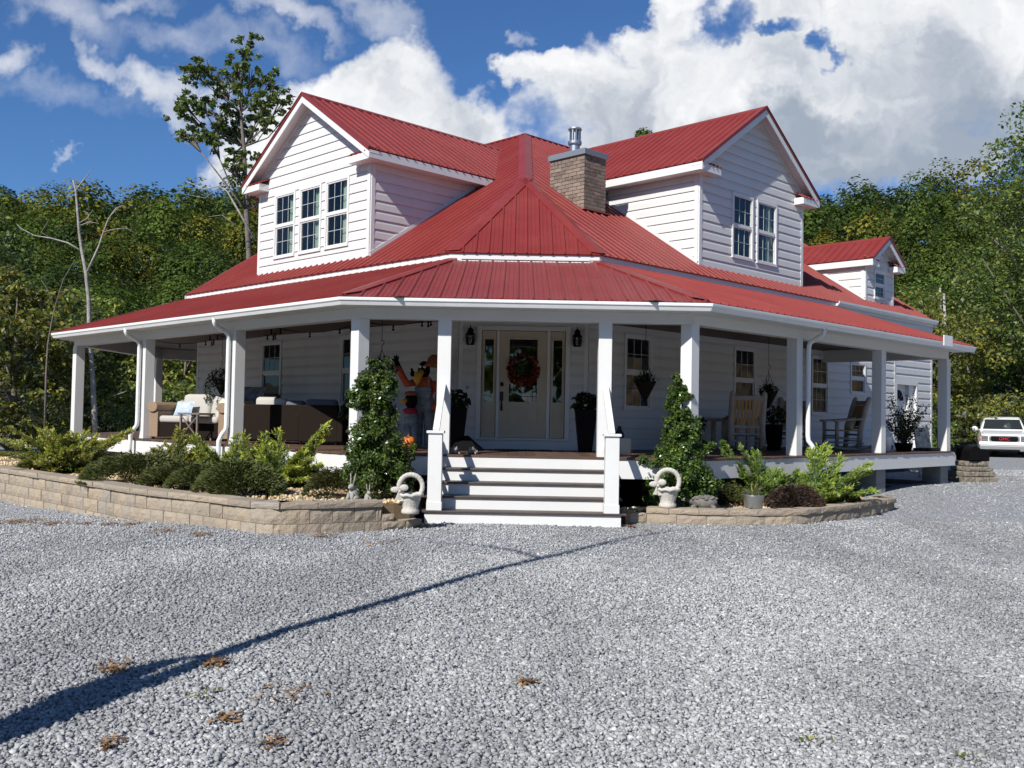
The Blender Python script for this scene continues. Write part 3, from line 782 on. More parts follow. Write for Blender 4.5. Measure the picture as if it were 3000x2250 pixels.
# ---- dormers
def dormer(side, q, t1, t2, zt, zr, o, ze, e, wins, wz, hz=None, ret=.42):
    PF = LP if side == 'L' else RP; MMw = wing_at(side, q); MW = ML if side == 'L' else MR
    tc_ = (t1 + t2) / 2; zb = rz(q); slope = (zr - ze) / ((t2 - t1) / 2 + e)
    u = PF(1, 0, 0) - PF(0, 0, 0); nin = PF(0, 1, 0) - PF(0, 0, 0)
    hs = [hole(a, b, wz[0], wz[1]) for a, b in wins]
    mb = MB()
    # front wall
    siding(mb, MMw, lambda z: t1, lambda z: t2, zb - .02, zt, hs, .2)
    zg = zr - .05
    f0 = lambda z: t1 if z < ze else tc_ - max((zg - z), 0) / slope
    f1 = lambda z: t2 if z < ze else tc_ + max((zg - z), 0) / slope
    siding(mb, MMw, lambda z: max(t1, f0(z)), lambda z: min(t2, f1(z)), zt, zg - .02, (), .2)
    # cheeks: local frame of each cheek, running inwards
    for tt, sg in ((t1, -1), (t2, 1)):
        base = PF(tt, 0, 0)
        yv = -u * sg    # inwards (away from outward side)
        Mc = Matrix(((nin.x, yv.x, 0, base.x), (nin.y, yv.y, 0, base.y), (0, 0, 1, 0), (0, 0, 0, 1)))
        siding(mb, Mc, lambda z: q, lambda z: QM + (min(z + .25, zt + .3) - ZT) / PITCH + .25, zb - .02, zt + .05, (), .2)
    dm = mb.build('dormer_wall', M['siding'], house)
    for x in (t1 + .04, t2 - .04):
        mb = MB(); cb(mb, MMw, x, zb, zt, .1, -.03, .02); mb.build('corner_trim', M['trim'], dm)
    for tt, sg in ((t1, -1), (t2, 1)):
        mb = MB(); x0, x1 = sorted((tt - sg * .03, tt + sg * .028)); mb.box(x0, x1, q + .001, q + .09, zb, zt, MW)
        p, r = PF(tt + sg * .02, q, rz(q) + .05), PF(tt + sg * .02, QM + (zt - ZT) / PITCH, zt + .05)
        mb.bar(p, r, .03, .07); mb.build('wall_flashing', M['trim'], dm)
    # roof
    qr_ = QM + (zr - ZT) / PITCH; qe = QM + (ze - ZT) / PITCH
    a1, a2 = PF(tc_, q - o, zr), PF(tc_, qr_ + .1, zr)
    for sg in (-1, 1):
        te = (t1 - e) if sg < 0 else (t2 + e)
        b1, b2 = PF(te, q - o, ze), PF(te, qe + .1, ze)
        roof_panel('dormer_roof', [b1, b2, a2, a1], -u * sg, parent=dm, minor=False)
        # eave fascia and soffit
        mb = MB(); dn = Vector((0, 0, -1))
        w1 = te + sg * 0.0
        x0, x1 = sorted((te - sg * .03, te - sg * .005))
        mb.box(x0, x1, q - o + .02, qe + .05, ze - .19, ze - .03, MW)
        x0, x1 = sorted((te - sg * .03, (t1 if sg < 0 else t2) + sg * .005))
        mb.box(x0, x1, q - .02, qe + .3, ze - .185, ze - .165, MW)
        # cornice return on the gable face
        xr = (t1 if sg < 0 else t2) - sg * ret
        x0, x1 = sorted((te - sg * .031, xr))
        mb.box(x0, x1, q - o + .03, q - .018, ze - .20, ze - .045, MW)
        # rake board
        p0 = PF(te - sg * .01, q - o + .01, ze - .03); p1 = PF(tc_, q - o + .01, zr - .035)
        dv = Vector((0, 0, -.17))
        mb.slab([p0, p1, p1 + dv, p0 + dv], nin * .025)
        # sloping soffit under the rake
        s0 = PF(te, q - o + .03, ze - .075); s1 = PF(tc_, q - o + .03, zr - .08)
        mb.slab([s0, s1, s1 + nin * (o - .03), s0 + nin * (o - .03)], (0, 0, -.012))
        # frieze on the wall
        g0 = PF(te - sg * .3, q - .004, ze - .09 + slope * .3 - .0); g1 = PF(tc_, q - .004, zr - .1)
        mb.slab([g0, g1, g1 + Vector((0, 0, -.09)), g0 + Vector((0, 0, -.09))], -nin * .03)
        mb.build('fascia', M['trim'], dm)
        # little roof on the return
        c0, c1 = PF(te - sg * .02, q - o + .02, ze - .04), PF(xr - sg * .02, q - o + .02, ze - .04)
        c2, c3 = PF(xr - sg * .02, q - .02, ze + .09), PF(te - sg * .02, q - .02, ze + .09)
        roof_panel('return_roof', [c0, c1, c2, c3], nin, .16, dm, False, .03, .012)
    hc = hipcap(a1, a2, -u - Vector((0, 0, slope)), u - Vector((0, 0, slope)), .14); hc.parent = dm
    for sg in (-1, 1):  # metal rake trim
        te = (t1 - e) if sg < 0 else (t2 + e)
        mb = MB(); p0 = PF(te, q - o, ze); p1 = PF(tc_, q - o, zr)
        mb.slab([p0 + Vector((0, 0, .03)), p1 + Vector((0, 0, .035)), p1 + Vector((0, 0, -.05)), p0 + Vector((0, 0, -.05))], -nin * .012)
        d_ = (p1 - p0).normalized(); 
        mb.slab([p0 + Vector((0, 0, .03)), p1 + Vector((0, 0, .032)), p1 + nin * .12 + Vector((0, 0, .032)), p0 + nin * .12 + Vector((0, 0, .03))], (0, 0, -.01))
        mb.build('rake_trim', M['red'], dm)
    return dm
dormer('L', 3.208, 4.187, 8.556, 6.726, 8.49, .317, 6.83, .33, [(5.76, 4.90), (6.80, 5.93), (7.85, 6.97)], (5.0, 6.5)) if False else None
WD_L = [(4.90, 5.78), (5.93, 6.81), (6.97, 7.85)]
dormer('L', 3.208, 4.187, 8.556, 6.726, 8.491, .317, 6.83, .33, WD_L, (5.0, 6.5))
WD_R = [(6.12, 6.98), (7.13, 8.0)]
dormer('R', 3.244, 4.891, 9.221, 6.726, 8.528, .30, 6.85, .32, WD_R, (5.05, 6.5))
dormer('R', 3.244, 12.55, 14.25, 5.72, 6.49, .30, 5.82, .16, [(13.05, 13.73)], (4.82, 5.60), ret=.3)
ql, qr2 = wing_at('L', 3.208), wing_at('R', 3.244)
for a, b in WD_L: window(ql, a, b, 5.0, 6.5, True, [(a + .04, a + .37)])
for i, (a, b) in enumerate(WD_R): window(qr2, a, b, 5.05, 6.5, True, [(a + .04, a + .2)] if i == 0 else [(b - .3, b - .04)])
window(qr2, 13.05, 13.73, 4.82, 5.60, True)

# ---- chimney on the right roof slope
ch = MB(); c0 = Vector((1.23, 5.72)); 
ax = MR.to_3x3() @ Vector((1, 0, 0)); ay = MR.to_3x3() @ Vector((0, 1, 0))
CW, CD = .70, .98      # along wing, into roof
zt = 7.03; z = 4.9
MCh = Matrix(((ax.x, ay.x, 0, 1.23), (ax.y, ay.y, 0, 5.72), (0, 0, 1, 0), (0, 0, 0, 1)))
cm = MB(); cm.box(.012, CW - .012, .012, CD - .012, z, zt, MCh); chim = cm.build('chimney', M['mortar'], house)
row = 0; rnd = random.Random(8)
while z < zt - .02:
    h = min(.066, zt - z); off = (row % 2) * .11
    for face in range(4):
        Ln = CW if face % 2 == 0 else CD
        x = -off
        while x < Ln - .001:
            a, b = max(x, 0), min(x + .205, Ln); j = rnd.uniform(0, .006)
            if b - a > .02:
                if face == 0: ch.box(a, b, -j, .06, z, z + h, MCh)
                elif face == 1: ch.box(CW - .06, CW + j, a, b, z, z + h, MCh)
                elif face == 2: ch.box(a, b, CD - .06, CD + j, z, z + h, MCh)
                else: ch.box(-j, .06, a, b, z, z + h, MCh)
            x += .217
    z += .078; row += 1
ch.build('brick_courses', M['brick'], chim)
mb = MB(); mb.box(-.04, CW + .04, -.04, CD + .04, 7.03, 7.145, MCh); mb.box(-.02, CW + .02, -.02, CD + .02, 7.1452, 7.16, MCh); mb.build('chimney_cap', M['lead'], chim, bevel=.004)
mb = MB(); Mp = MCh @ Matrix.Translation((.30, .55, 7.14))
mb.lathe([(.14, 0), (.115, .03), (.11, .06), (.11, .3)], 24, Mp)
mb.lathe([(.14, .24), (.15, .26), (.15, .31), (.125, .325)], 24, Mp)
for k in range(10):
    t = 2 * math.pi * k / 10; mb.box(-.014, .014, .115, .13, .32, .56, Mp @ Matrix.Rotation(t, 4, 'Z'))
mb.lathe([(.08, .32), (.08, .56)], 16, Mp)
mb.lathe([(.14, .555), (.15, .575), (.14, .6), (.02, .61)], 24, Mp)
mb.build('flue_pipe', M['steel'], chim, smooth=False)
mb = MB(); mb.bar(RP(3.1, 4.9, rz(4.9) + .03), RP(3.95, 4.9, rz(4.9) + .03), .1, .02); mb.build('flashing', M['red'], chim)
# small vent box at the foot of the right dormer
mb = MB(); mb.box(4.72, 4.92, 5.7, 5.9, rz(5.7), rz(5.9) + .14, MR); mb.build('roof_vent', M['lead'], house)
# splash guard on the porch gutter
mb = MB(); p = MR
mb.box(8.15, 8.6, -.56, -.54, 3.1, 3.32, MR); mb.build('splash_guard', M['gutter'], house, bevel=.004)

# ---- wall lanterns beside the door
for sx in (-1, 1):
    x = sx * .945; lm = MB(); Mx = MD @ Matrix.Translation((x, -.12, 0))
    lm.box(-.045, .045, .07, .1, 2.84, 3.0, Mx); lm.tube([Mx @ Vector((0, .08, 2.97)), Mx @ Vector((0, .03, 3.08)), Mx @ Vector((0, -.0, 3.08)), Mx @ Vector((0, 0, 3.02))], .008, 6)
    lm.lathe([(.02, 3.04), (.055, 3.0), (.05, 2.97), (.085, 2.92), (.09, 2.905)], 6, Mx)
    lm.lathe([(.07, 2.735), (.072, 2.755)], 6, Mx)
    for k in range(6):
        t = math.pi / 3 * k
        lm.bar(Mx @ Vector((.085 * math.cos(t), .085 * math.sin(t), 2.905)), Mx @ Vector((.068 * math.cos(t), .068 * math.sin(t), 2.75)), .01, .01)
        t2_ = math.pi / 3 * (k + 1)
        lm.bar(Mx @ Vector((.085 * math.cos(t), .085 * math.sin(t), 2.90)), Mx @ Vector((.068 * math.cos(t2_), .068 * math.sin(t2_), 2.75)), .006, .006)
        lm.bar(Mx @ Vector((.068 * math.cos(t), .068 * math.sin(t), 2.755)), Mx @ Vector((.085 * math.cos(t2_), .085 * math.sin(t2_), 2.90)), .006, .006)
    lt = lm.build('wall_lantern', M['black'], house)
    gm = MB(); gm.lathe([(.062, 2.757), (.078, 2.9)], 6, Mx); gm.build('lantern_glass', M['glass'], lt)
# ---- string lights under the left porch ceiling
mb = MB(); pts = []
anch = [(9.6, 1.0, 3.12), (8.3, 2.0, 3.1), (7.0, 1.2, 3.12), (5.7, 2.0, 3.12), (4.4, 1.1, 3.12), (3.1, 2.0, 3.12), (1.8, 1.2, 3.12), (.6, 1.9, 3.12), (-.3, 1.0, 3.12)]
bl = MB()
for a, b in zip(anch[:-1], anch[1:]):
    seg = []
    for k in range(9):
        f = k / 8; p = LP(a[0] + (b[0] - a[0]) * f, a[1] + (b[1] - a[1]) * f, a[2] + (b[2] - a[2]) * f - .12 * 4 * f * (1 - f)); seg.append(p)
        if k % 3 == 1:
            bl.tube([p, p - Vector((0, 0, .05))], .016, 6); bl.ball(p - Vector((0, 0, .075)), .022, 8, 6)
    mb.tube(seg, .006, 4)
sl_ = mb.build('string_lights', M['black'], house); bl.build('light_bulb', M['black'], sl_)
# doorbell ring by the door
mb = MB(); mb.tube([(-.985 + .02 * math.cos(t), DW - .03, 1.98 + .025 * math.sin(t)) for t in [k * math.pi / 5 for k in range(11)]], .005, 5); mb.build('plant_hook', M['black'], house)

# ================================================================== GROUND
def sstep(x):
    x = np.clip(x, 0, 1); return x * x * (3 - 2 * x)
def gz(x, y):
    x = np.asarray(x, float); y = np.asarray(y, float)
    g = -.20 * sstep((-3 - x) / 6.0)
    g = g + .20 * sstep(((x + y) - 7) / 8.0) * (1 - .5 * sstep((x + y - 18) / 20.0)) * sstep((x + 1) / 5)
    g = g + .012 * np.sin(x * 1.3 + y * .7) * np.sin(y * .9 - x * .4)
    return g
def hz(x, y):
    """wooded hillside beyond the yard"""
    d = sstep((y - 34) / 120.0)
    h = 26 * d + 3.0 * np.sin(x * .045 + 1.0) * d + 2.0 * np.sin(x * .11) * d
    h = h + 2.5 * sstep((-14 - x) / 50.0) * sstep((y - 20) / 60) + 5.5 * sstep((x - 20) / 50.0) * sstep((y - 20) / 60)
    return h
def grid_mesh(name, xs, ys, zf, mat, smooth=True):
    X, Y = np.meshgrid(xs, ys); Z = zf(X, Y)
    v = np.stack([X.ravel(), Y.ravel(), Z.ravel()], 1)
    nx, ny = len(xs), len(ys)
    i = np.arange((nx - 1) * (ny - 1)); r = i // (nx - 1); c = i % (nx - 1); a = r * nx + c
    f = np.stack([a, a + 1, a + nx + 1, a + nx], 1)
    me = D.meshes.new(name); me.from_pydata(v.tolist(), [], f.tolist()); me.materials.append(mat)
    if smooth: me.polygons.foreach_set('use_smooth', [True] * len(me.polygons))
    o = D.objects.new(name, me); COL.objects.link(o); return o
def gravel_mat():
    m = D.materials.new('crushed_grey_gravel'); m.use_nodes = True; t = NT(m.node_tree); b = m.node_tree.nodes['Principled BSDF']
    tcn = t.n('ShaderNodeTexCoord'); vec = tcn.outputs['Object']
    wv = t.noise(vec, 18, 2, .5)
    v1 = t.n('ShaderNodeTexVoronoi', feature='F1'); v1.inputs['Scale'].default_value = 38; v1.inputs['Randomness'].default_value = 1
    t.l(vec, v1.inputs['Vector'])
    ve = t.n('ShaderNodeTexVoronoi', feature='DISTANCE_TO_EDGE'); ve.inputs['Scale'].default_value = 38; t.l(vec, ve.inputs['Vector'])
    sp = t.n('ShaderNodeSeparateColor'); t.l(v1.outputs['Color'], sp.inputs[0])
    c = t.ramp(sp.outputs[0], [(0, (.22, .23, .24)), (.35, (.31, .32, .335)), (.75, (.40, .415, .43)), (1, (.60, .61, .62))])
    big = t.noise(vec, .45, 5, .6)
    c = t.mix(t.smooth(big.outputs[0], .38, .68), c, t.mix(.35, c, (.36, .37, .38)))
    warm = t.noise(vec, .9, 6, .7)
    c = t.mix(t.math('MULTIPLY', t.smooth(warm.outputs[0], .66, .78), .5), c, (.25, .16, .09))
    gap = t.smooth(ve.outputs[0], 0.0, .1)
    c = t.mix(gap, (.10, .104, .11), c)
    t.l(c, b.inputs['Base Color']); b.inputs['Roughness'].default_value = .8
    hgt = t.math('ADD', t.math('MULTIPLY', gap, .6), t.math('MULTIPLY', sp.outputs[1], .8))
    bp = t.n('ShaderNodeBump'); bp.inputs['Strength'].default_value = 1.0; bp.inputs['Distance'].default_value = .012
    t.l(hgt, bp.inputs['Height']); t.l(bp.outputs[0], b.inputs['Normal'])
    return m
M['gravel'] = gravel_mat()
M['stone'] = None
def stone_mat(name, cols, rough=.85):
    m = D.materials.new(name); m.use_nodes = True; t = NT(m.node_tree); b = m.node_tree.nodes['Principled BSDF']
    g = t.n('ShaderNodeNewGeometry'); c = t.ramp(g.outputs['Random Per Island'], cols)
    tcn = t.n('ShaderNodeTexCoord'); nz = t.noise(tcn.outputs['Object'], 55, 3, .6)
    c = t.mix(t.math('MULTIPLY', nz.outputs[0], .35), c, (.5, .5, .5), 'OVERLAY')
    bg_ = t.noise(t.mapping(tcn.outputs['Object'], rot=(0, 0, .6), sc=(1.0, .28, 1)), .55, 5, .6); c = t.mix(t.smooth(bg_.outputs[0], .36, .62), t.mix(1.0, c, (.76, .76, .765), 'MULTIPLY'), t.mix(1.0, c, (1.1, 1.1, 1.09), 'MULTIPLY'))
    t.l(c, b.inputs['Base Color']); b.inputs['Roughness'].default_value = rough
    return m
M['stone'] = stone_mat('grey_stone_chips', [(0, (.18, .184, .186)), (.3, (.265, .270, .273)), (.7, (.345, .350, .352)), (.95, (.41, .414, .416)), (1, (.52, .524, .525))])
M['pea'] = stone_mat('tan_pea_gravel', [(0, (.30, .19, .09)), (.4, (.52, .38, .20)), (.8, (.66, .52, .32)), (1, (.80, .72, .55))])
xs = np.concatenate([np.linspace(-220, -30, 20), np.linspace(-28, 40, 100), np.linspace(44, 260, 22)])
ys = np.concatenate([np.linspace(-120, -22, 12), np.linspace(-20, 34, 90), np.linspace(36, 60, 6)])
ground = grid_mesh('gravel_ground', xs, ys, gz, M['gravel']); tag(ground, kind='structure')
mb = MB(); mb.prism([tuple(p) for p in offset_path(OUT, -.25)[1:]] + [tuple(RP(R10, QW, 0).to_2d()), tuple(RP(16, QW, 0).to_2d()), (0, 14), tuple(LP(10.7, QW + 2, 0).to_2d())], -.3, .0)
soil_or_shade = mb.build('soil_or_shade', M['soil_or_shade'], None, kind='structure')  # dark sheet added under the porch as painted shade
for v_ in soil_or_shade.data.vertices:
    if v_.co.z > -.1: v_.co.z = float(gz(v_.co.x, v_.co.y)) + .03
fm = pmat('forest_floor', (.045, .05, .022), .95, var=(.4, .8, (.09, .075, .04)), bump=(3, .5, .2))
hill = grid_mesh('hillside', np.linspace(-260, 300, 90), np.concatenate([np.linspace(29, 60, 24), np.linspace(64, 420, 60)]),
                 lambda X, Y: np.where(Y < 31, -.5, hz(X, Y) + .02 * np.minimum(Y - 31, 5) + .08), fm); tag(hill, kind='structure')

def scatter_stones(name, P, size, mat, seed, flat=.6):
    """angular stones: jittered octahedron-like boxes, one island each"""
    rs = np.random.RandomState(seed); n = len(P)
    base = np.array([[-1, -1, -1], [1, -1, -1], [1, 1, -1], [-1, 1, -1], [-.7, -.7, 1], [.7, -.7, 1], [.7, .7, 1], [-.7, .7, 1]], float) * .5
    V = base[None] + rs.uniform(-.2, .2, (n, 8, 3))
    sx = size * np.clip(rs.lognormal(-.06, .30, (n, 1, 1)), .4, 1.9); V = V * sx * np.stack([np.ones(n), rs.uniform(.55, 1, n), flat * rs.uniform(.5, 1.2, n)], 1)[:, None, :]
    a = rs.uniform(0, 2 * np.pi, n); b = rs.normal(0, .35, n); c = rs.normal(0, .35, n)
    ca, sa, cb_, sb, cc, sc_ = np.cos(a), np.sin(a), np.cos(b), np.sin(b), np.cos(c), np.sin(c)
    Rz = np.zeros((n, 3, 3)); Rz[:, 0, 0] = ca; Rz[:, 0, 1] = -sa; Rz[:, 1, 0] = sa; Rz[:, 1, 1] = ca; Rz[:, 2, 2] = 1
    Rx = np.zeros((n, 3, 3)); Rx[:, 0, 0] = 1; Rx[:, 1, 1] = cb_; Rx[:, 1, 2] = -sb; Rx[:, 2, 1] = sb; Rx[:, 2, 2] = cb_
    Ry = np.zeros((n, 3, 3)); Ry[:, 1, 1] = 1; Ry[:, 0, 0] = cc; Ry[:, 0, 2] = sc_; Ry[:, 2, 0] = -sc_; Ry[:, 2, 2] = cc
    R = Rz @ Rx @ Ry
    V = np.einsum('nij,nkj->nki', R, V) + P[:, None, :]
    F = np.array([[0, 3, 2, 1], [4, 5, 6, 7], [0, 1, 5, 4], [1, 2, 6, 5], [2, 3, 7, 6], [3, 0, 4, 7]])
    F = (F[None] + 8 * np.arange(n)[:, None, None]).reshape(-1, 4)
    return fast_mesh(name, V.reshape(-1, 3), F, mat)
def fast_mesh(name, V, F, mat, tint=None, link=True):
    """V (N,3), F (M,k) numpy arrays to a mesh object"""
    me = D.meshes.new(name); k = F.shape[1]
    me.vertices.add(len(V)); me.vertices.foreach_set('co', V.astype(np.float32).ravel())
    me.loops.add(F.size); me.loops.foreach_set('vertex_index', F.astype(np.int32).ravel())
    me.polygons.add(len(F)); me.polygons.foreach_set('loop_start', np.arange(0, F.size, k, dtype=np.int32)); me.polygons.foreach_set('loop_total', np.full(len(F), k, dtype=np.int32))
    if tint is not None:
        at = me.color_attributes.new('tint', 'FLOAT_COLOR', 'POINT')
        at.data.foreach_set('color', np.concatenate([tint, np.ones((len(tint), 1))], 1).astype(np.float32).ravel())
    me.materials.append(mat); me.update(calc_edges=True); me.validate()
    o = D.objects.new(name, me)
    if link: COL.objects.link(o)
    return o
# garden wall outlines (outer edge of the cap)
LWALL = [(-14.5, 7.6), (-9.47, 3.09), (-6.79, .46), (-5.41, -.96), (-4.19, -1.86), (-3.58, -2.40), (-3.10, -2.74), (-2.78, -2.64), (-2.39, -2.46), (-1.81, -2.12)]
RWALL = [(1.77, -.66), (2.4, -.78), (3.12, -.82), (3.98, -.62), (5.13, .53), (6.35, 2.0), (6.42, 2.3), (6.2, 2.5)]
rs = np.random.RandomState(5)
def frustum_pts(n, d0, d1, seed, pw=1.0):
    r = np.random.RandomState(seed)
    d = np.sqrt(r.uniform(d0 ** 2, d1 ** 2, n)); u = r.uniform(-.76, .76, n)
    return np.stack([-.12 + d * u, -14.7 + d], 1)
def left_of_wall(P):
    keep = np.ones(len(P), bool)
    # keep points in front of (camera side of) walls and steps
    for poly in (LWALL + [(-1.3, -1.3), (1.4, -1.0)] + RWALL,):
        xsw = np.array([p[0] for p in poly]); ysw = np.array([p[1] for p in poly]); o = np.argsort(xsw)
        lim = np.interp(P[:, 0], xsw[o], ysw[o]); keep &= P[:, 1] < lim + .02
    return keep
Q = np.concatenate([frustum_pts(135000, 3.5, 7.0, 1), frustum_pts(140000, 7.0, 10.5, 2), frustum_pts(72000, 10.5, 15, 3), frustum_pts(72000, 15, 30, 6)])
keep = left_of_wall(Q) | ((Q[:, 0] > 6.4) & ((Q[:, 1] - Q[:, 0]) < -2.6 + 0 * Q[:, 0])) | ((Q[:, 0] > 10.3) & (Q[:, 1] < 25)); Q = Q[keep]
Pz = np.stack([Q[:, 0], Q[:, 1], gz(Q[:, 0], Q[:, 1]) + rs.uniform(-.004, .012, len(Q))], 1)
o = scatter_stones('gravel_stones', Pz, .0205 * (1 + .05 * np.clip(Q[:, 1] + .2, 0, 20))[:, None, None], M['stone'], 4, .5); tag(o, 'loose grey crushed stones covering the driveway', 'gravel', kind='stuff')

# ---- raised beds of tan pea gravel
def bed(name, poly, z, seed, n, lab):
    mb = MB(); mb.prism(poly, z - .25, z - .03); mb.build(name + '_soil', pmat('bed_soil_' + name, (.20, .14, .08), .95, bump=(60, .6, .02)), None, kind='structure')
    xs_ = [p[0] for p in poly]; ys_ = [p[1] for p in poly]
    r = np.random.RandomState(seed); P = r.uniform((min(xs_), min(ys_)), (max(xs_), max(ys_)), (n, 2))
    inside = np.zeros(n, bool); j = len(poly) - 1
    for i in range(len(poly)):
        xi, yi = poly[i]; xj, yj = poly[j]
        c = ((yi > P[:, 1]) != (yj > P[:, 1])) & (P[:, 0] < (xj - xi) * (P[:, 1] - yi) / (yj - yi + 1e-12) + xi); inside ^= c; j = i
    P = P[inside]
    zz = z - .025 + r.uniform(-.01, .02, len(P)) + .05 * np.sin(P[:, 0] * 2.1) * np.sin(P[:, 1] * 1.7)
    ob = scatter_stones(name, np.stack([P[:, 0], P[:, 1], zz], 1), .035, M['pea'], seed, .8)
    tag(ob, lab, 'pea gravel', kind='stuff')
LBED = [(p[0] + .12, p[1] + .26) for p in LWALL] + [(-1.5, -1.7), (-1.4, -.2), (-2.5, .3), (-9.5, 7.4), (-12, 9)]
RBED = [(1.45, -.9), (1.8, -.35), (3.1, -.5), (3.9, -.3), (5.0, .75), (6.0, 2.0), (6.2, 2.4), (5.7, 3.1), (3.0, .4), (1.42, -.15)]
bed('left_bed_gravel', LBED, .35, 11, 60000, 'tan pea gravel filling the long left planting bed')
bed('right_bed_gravel', RBED, .17, 12, 20000, 'tan pea gravel filling the small right planting bed')

# ---- retaining walls of split-face block
def block_mat():
    m = D.materials.new('split_face_block'); m.use_nodes = True; t = NT(m.node_tree); b = m.node_tree.nodes['Principled BSDF']
    g = t.n('ShaderNodeNewGeometry'); tcn = t.n('ShaderNodeTexCoord')
    c = t.ramp(g.outputs['Random Per Island'], [(0, (.27, .225, .175)), (.4, (.325, .27, .205)), (.7, (.37, .30, .215)), (1, (.30, .265, .225))])
    nz = t.noise(tcn.outputs['Object'], 14, 6, .7); n2_ = t.noise(tcn.outputs['Object'], 45, 5, .65)
    c = t.mix(t.math('MULTIPLY', t.smooth(nz.outputs[0], .45, .75), .6), c, (.23, .19, .15))
    t.l(c, b.inputs['Base Color']); b.inputs['Roughness'].default_value = .93
    bp = t.n('ShaderNodeBump'); bp.inputs['Strength'].default_value = .75; bp.inputs['Distance'].default_value = .03
    t.l(t.math('ADD', nz.outputs[0], t.math('MULTIPLY', n2_.outputs[0], .45)), bp.inputs['Height']); t.l(bp.outputs[0], b.inputs['Normal'])
    return m
M['block'] = block_mat()
def resample(path, step, start=0.0):
    pts = [Vector(p) for p in path]; L = [0]
    for a, b in zip(pts[:-1], pts[1:]): L.append(L[-1] + (b - a).length)
    def at(s):
        s = max(0, min(s, L[-1] - 1e-6))
        for i in range(len(L) - 1):
            if s <= L[i + 1]: return pts[i] + (pts[i + 1] - pts[i]) * ((s - L[i]) / (L[i + 1] - L[i]))
        return pts[-1]
    return at, L[-1]
def wall_course(mb, path, s0, s1, z0, z1, depth, blk, phase, rnd, outset=0.0, rough=.012):
    at, LL = resample(path, blk); s1 = min(s1, LL)
    s = s0 - phase
    while s < s1 - .03:
        a, b = max(s, s0), min(s + blk, s1)
        if b - a > .04:
            p, q = at(a + .003), at(b - .003); d = (q - p).normalized(); n_ = Vector((-d.y, d.x))  # inward = left of travel
            o_ = outset + rnd.uniform(-.008, .008)
            # faceted split face: grid of 5x3 points pushed out
            nx_, nz_ = 6, 4; vs = []
            for iz in range(nz_):
                for ix in range(nx_):
                    e = 0.0 if (ix in (0, nx_ - 1) or iz in (0, nz_ - 1)) else rough * rnd.uniform(.4, 1.6)
                    pp = p + (q - p) * (ix / (nx_ - 1)) - n_ * (o_ + e)
                    vs.append((pp.x, pp.y, z0 + (z1 - z0) * iz / (nz_ - 1)))
            fs = [(iz * nx_ + ix, iz * nx_ + ix + 1, (iz + 1) * nx_ + ix + 1, (iz + 1) * nx_ + ix) for iz in range(nz_ - 1) for ix in range(nx_ - 1)]
            k = len(vs); pi, qi = p + n_ * depth, q + n_ * depth
            vs += [(pi.x, pi.y, z0), (qi.x, qi.y, z0), (qi.x, qi.y, z1), (pi.x, pi.y, z1)]
            tl, tr = (nz_ - 1) * nx_, nz_ * nx_ - 1
            fs += [tuple(range(tl, tr + 1)) + (k + 2, k + 3), tuple(reversed(range(0, nx_))) + (k, k + 1)]
            fs += [tuple([iz * nx_ for iz in range(nz_)]) + (k + 3, k), tuple(reversed([iz * nx_ + nx_ - 1 for iz in range(nz_)])) + (k + 1, k + 2), (k, k + 3, k + 2, k + 1)]
            mb.add(vs, fs)
        s += blk
    return mb
rnd = random.Random(21)
lw = empty('garden_wall', (0, 0, 0), 0, 'long tan block retaining wall in front of the left planting bed', 'retaining wall')
wall_course(MB(), LWALL, 0, 99, 0, .1, .2, .4, 0, rnd)
_, LL = resample(LWALL, 1)
mb = wall_course(MB(), LWALL, 0, LL, .30, .378, .30, .46, .1, rnd, .02, .006); mb.build('cap_course', M['block'], lw)
for k, (z0, z1) in enumerate(((.115, .295), (-.07, .11), (-.255, -.075), (-.44, -.26))):
    at, _ = resample(LWALL, 1); mb = wall_course(MB(), LWALL, 0, LL + (0 if k else 0), z0, z1, .2, .29, (k % 2) * .15 + .05, rnd, -.012 + .012 * k); mb.build('block_course', M['block'], lw)
# low step of wall to the right of the cap's end
STEP = [(-1.81, -2.12), (-1.66, -2.03), (-1.34, -1.72)]
_, LS = resample(STEP, 1)
for z0, z1, oo in ((.115, .20, .0), (.0, .11, .012), (-.12, -.005, .02)):
    mb = wall_course(MB(), STEP if z0 < .1 else STEP[:2], 0, LS, z0, z1, .25, .34, .0, rnd, oo); mb.build('block_course', M['block'], lw)
rw = empty('garden_wall', (0, 0, 0), 0, 'low curved tan block wall around the right planting bed', 'retaining wall')
_, LR = resample(RWALL, 1)
mb = wall_course(MB(), RWALL, 0, LR, .145, .22, .28, .42, .1, rnd, .02, .006); mb.build('cap_course', M['block'], rw)
RW2 = [(1.47, -.78), (1.77, -.68)] + RWALL[1:]
_, LR = resample(RW2, 1)
for z0, z1, ph in ((-.03, .14, .1), (-.22, -.035, .25)):
    mb = wall_course(MB(), RW2, 0, LR, z0, z1, .2, .42, ph, rnd, 0); mb.build('block_course', M['block'], rw)
mb = wall_course(MB(), [(1.45, -.80), (1.76, -.69)], 0, 1, .10, .145, .25, .4, 0, rnd); mb.build('block_course', M['block'], rw)

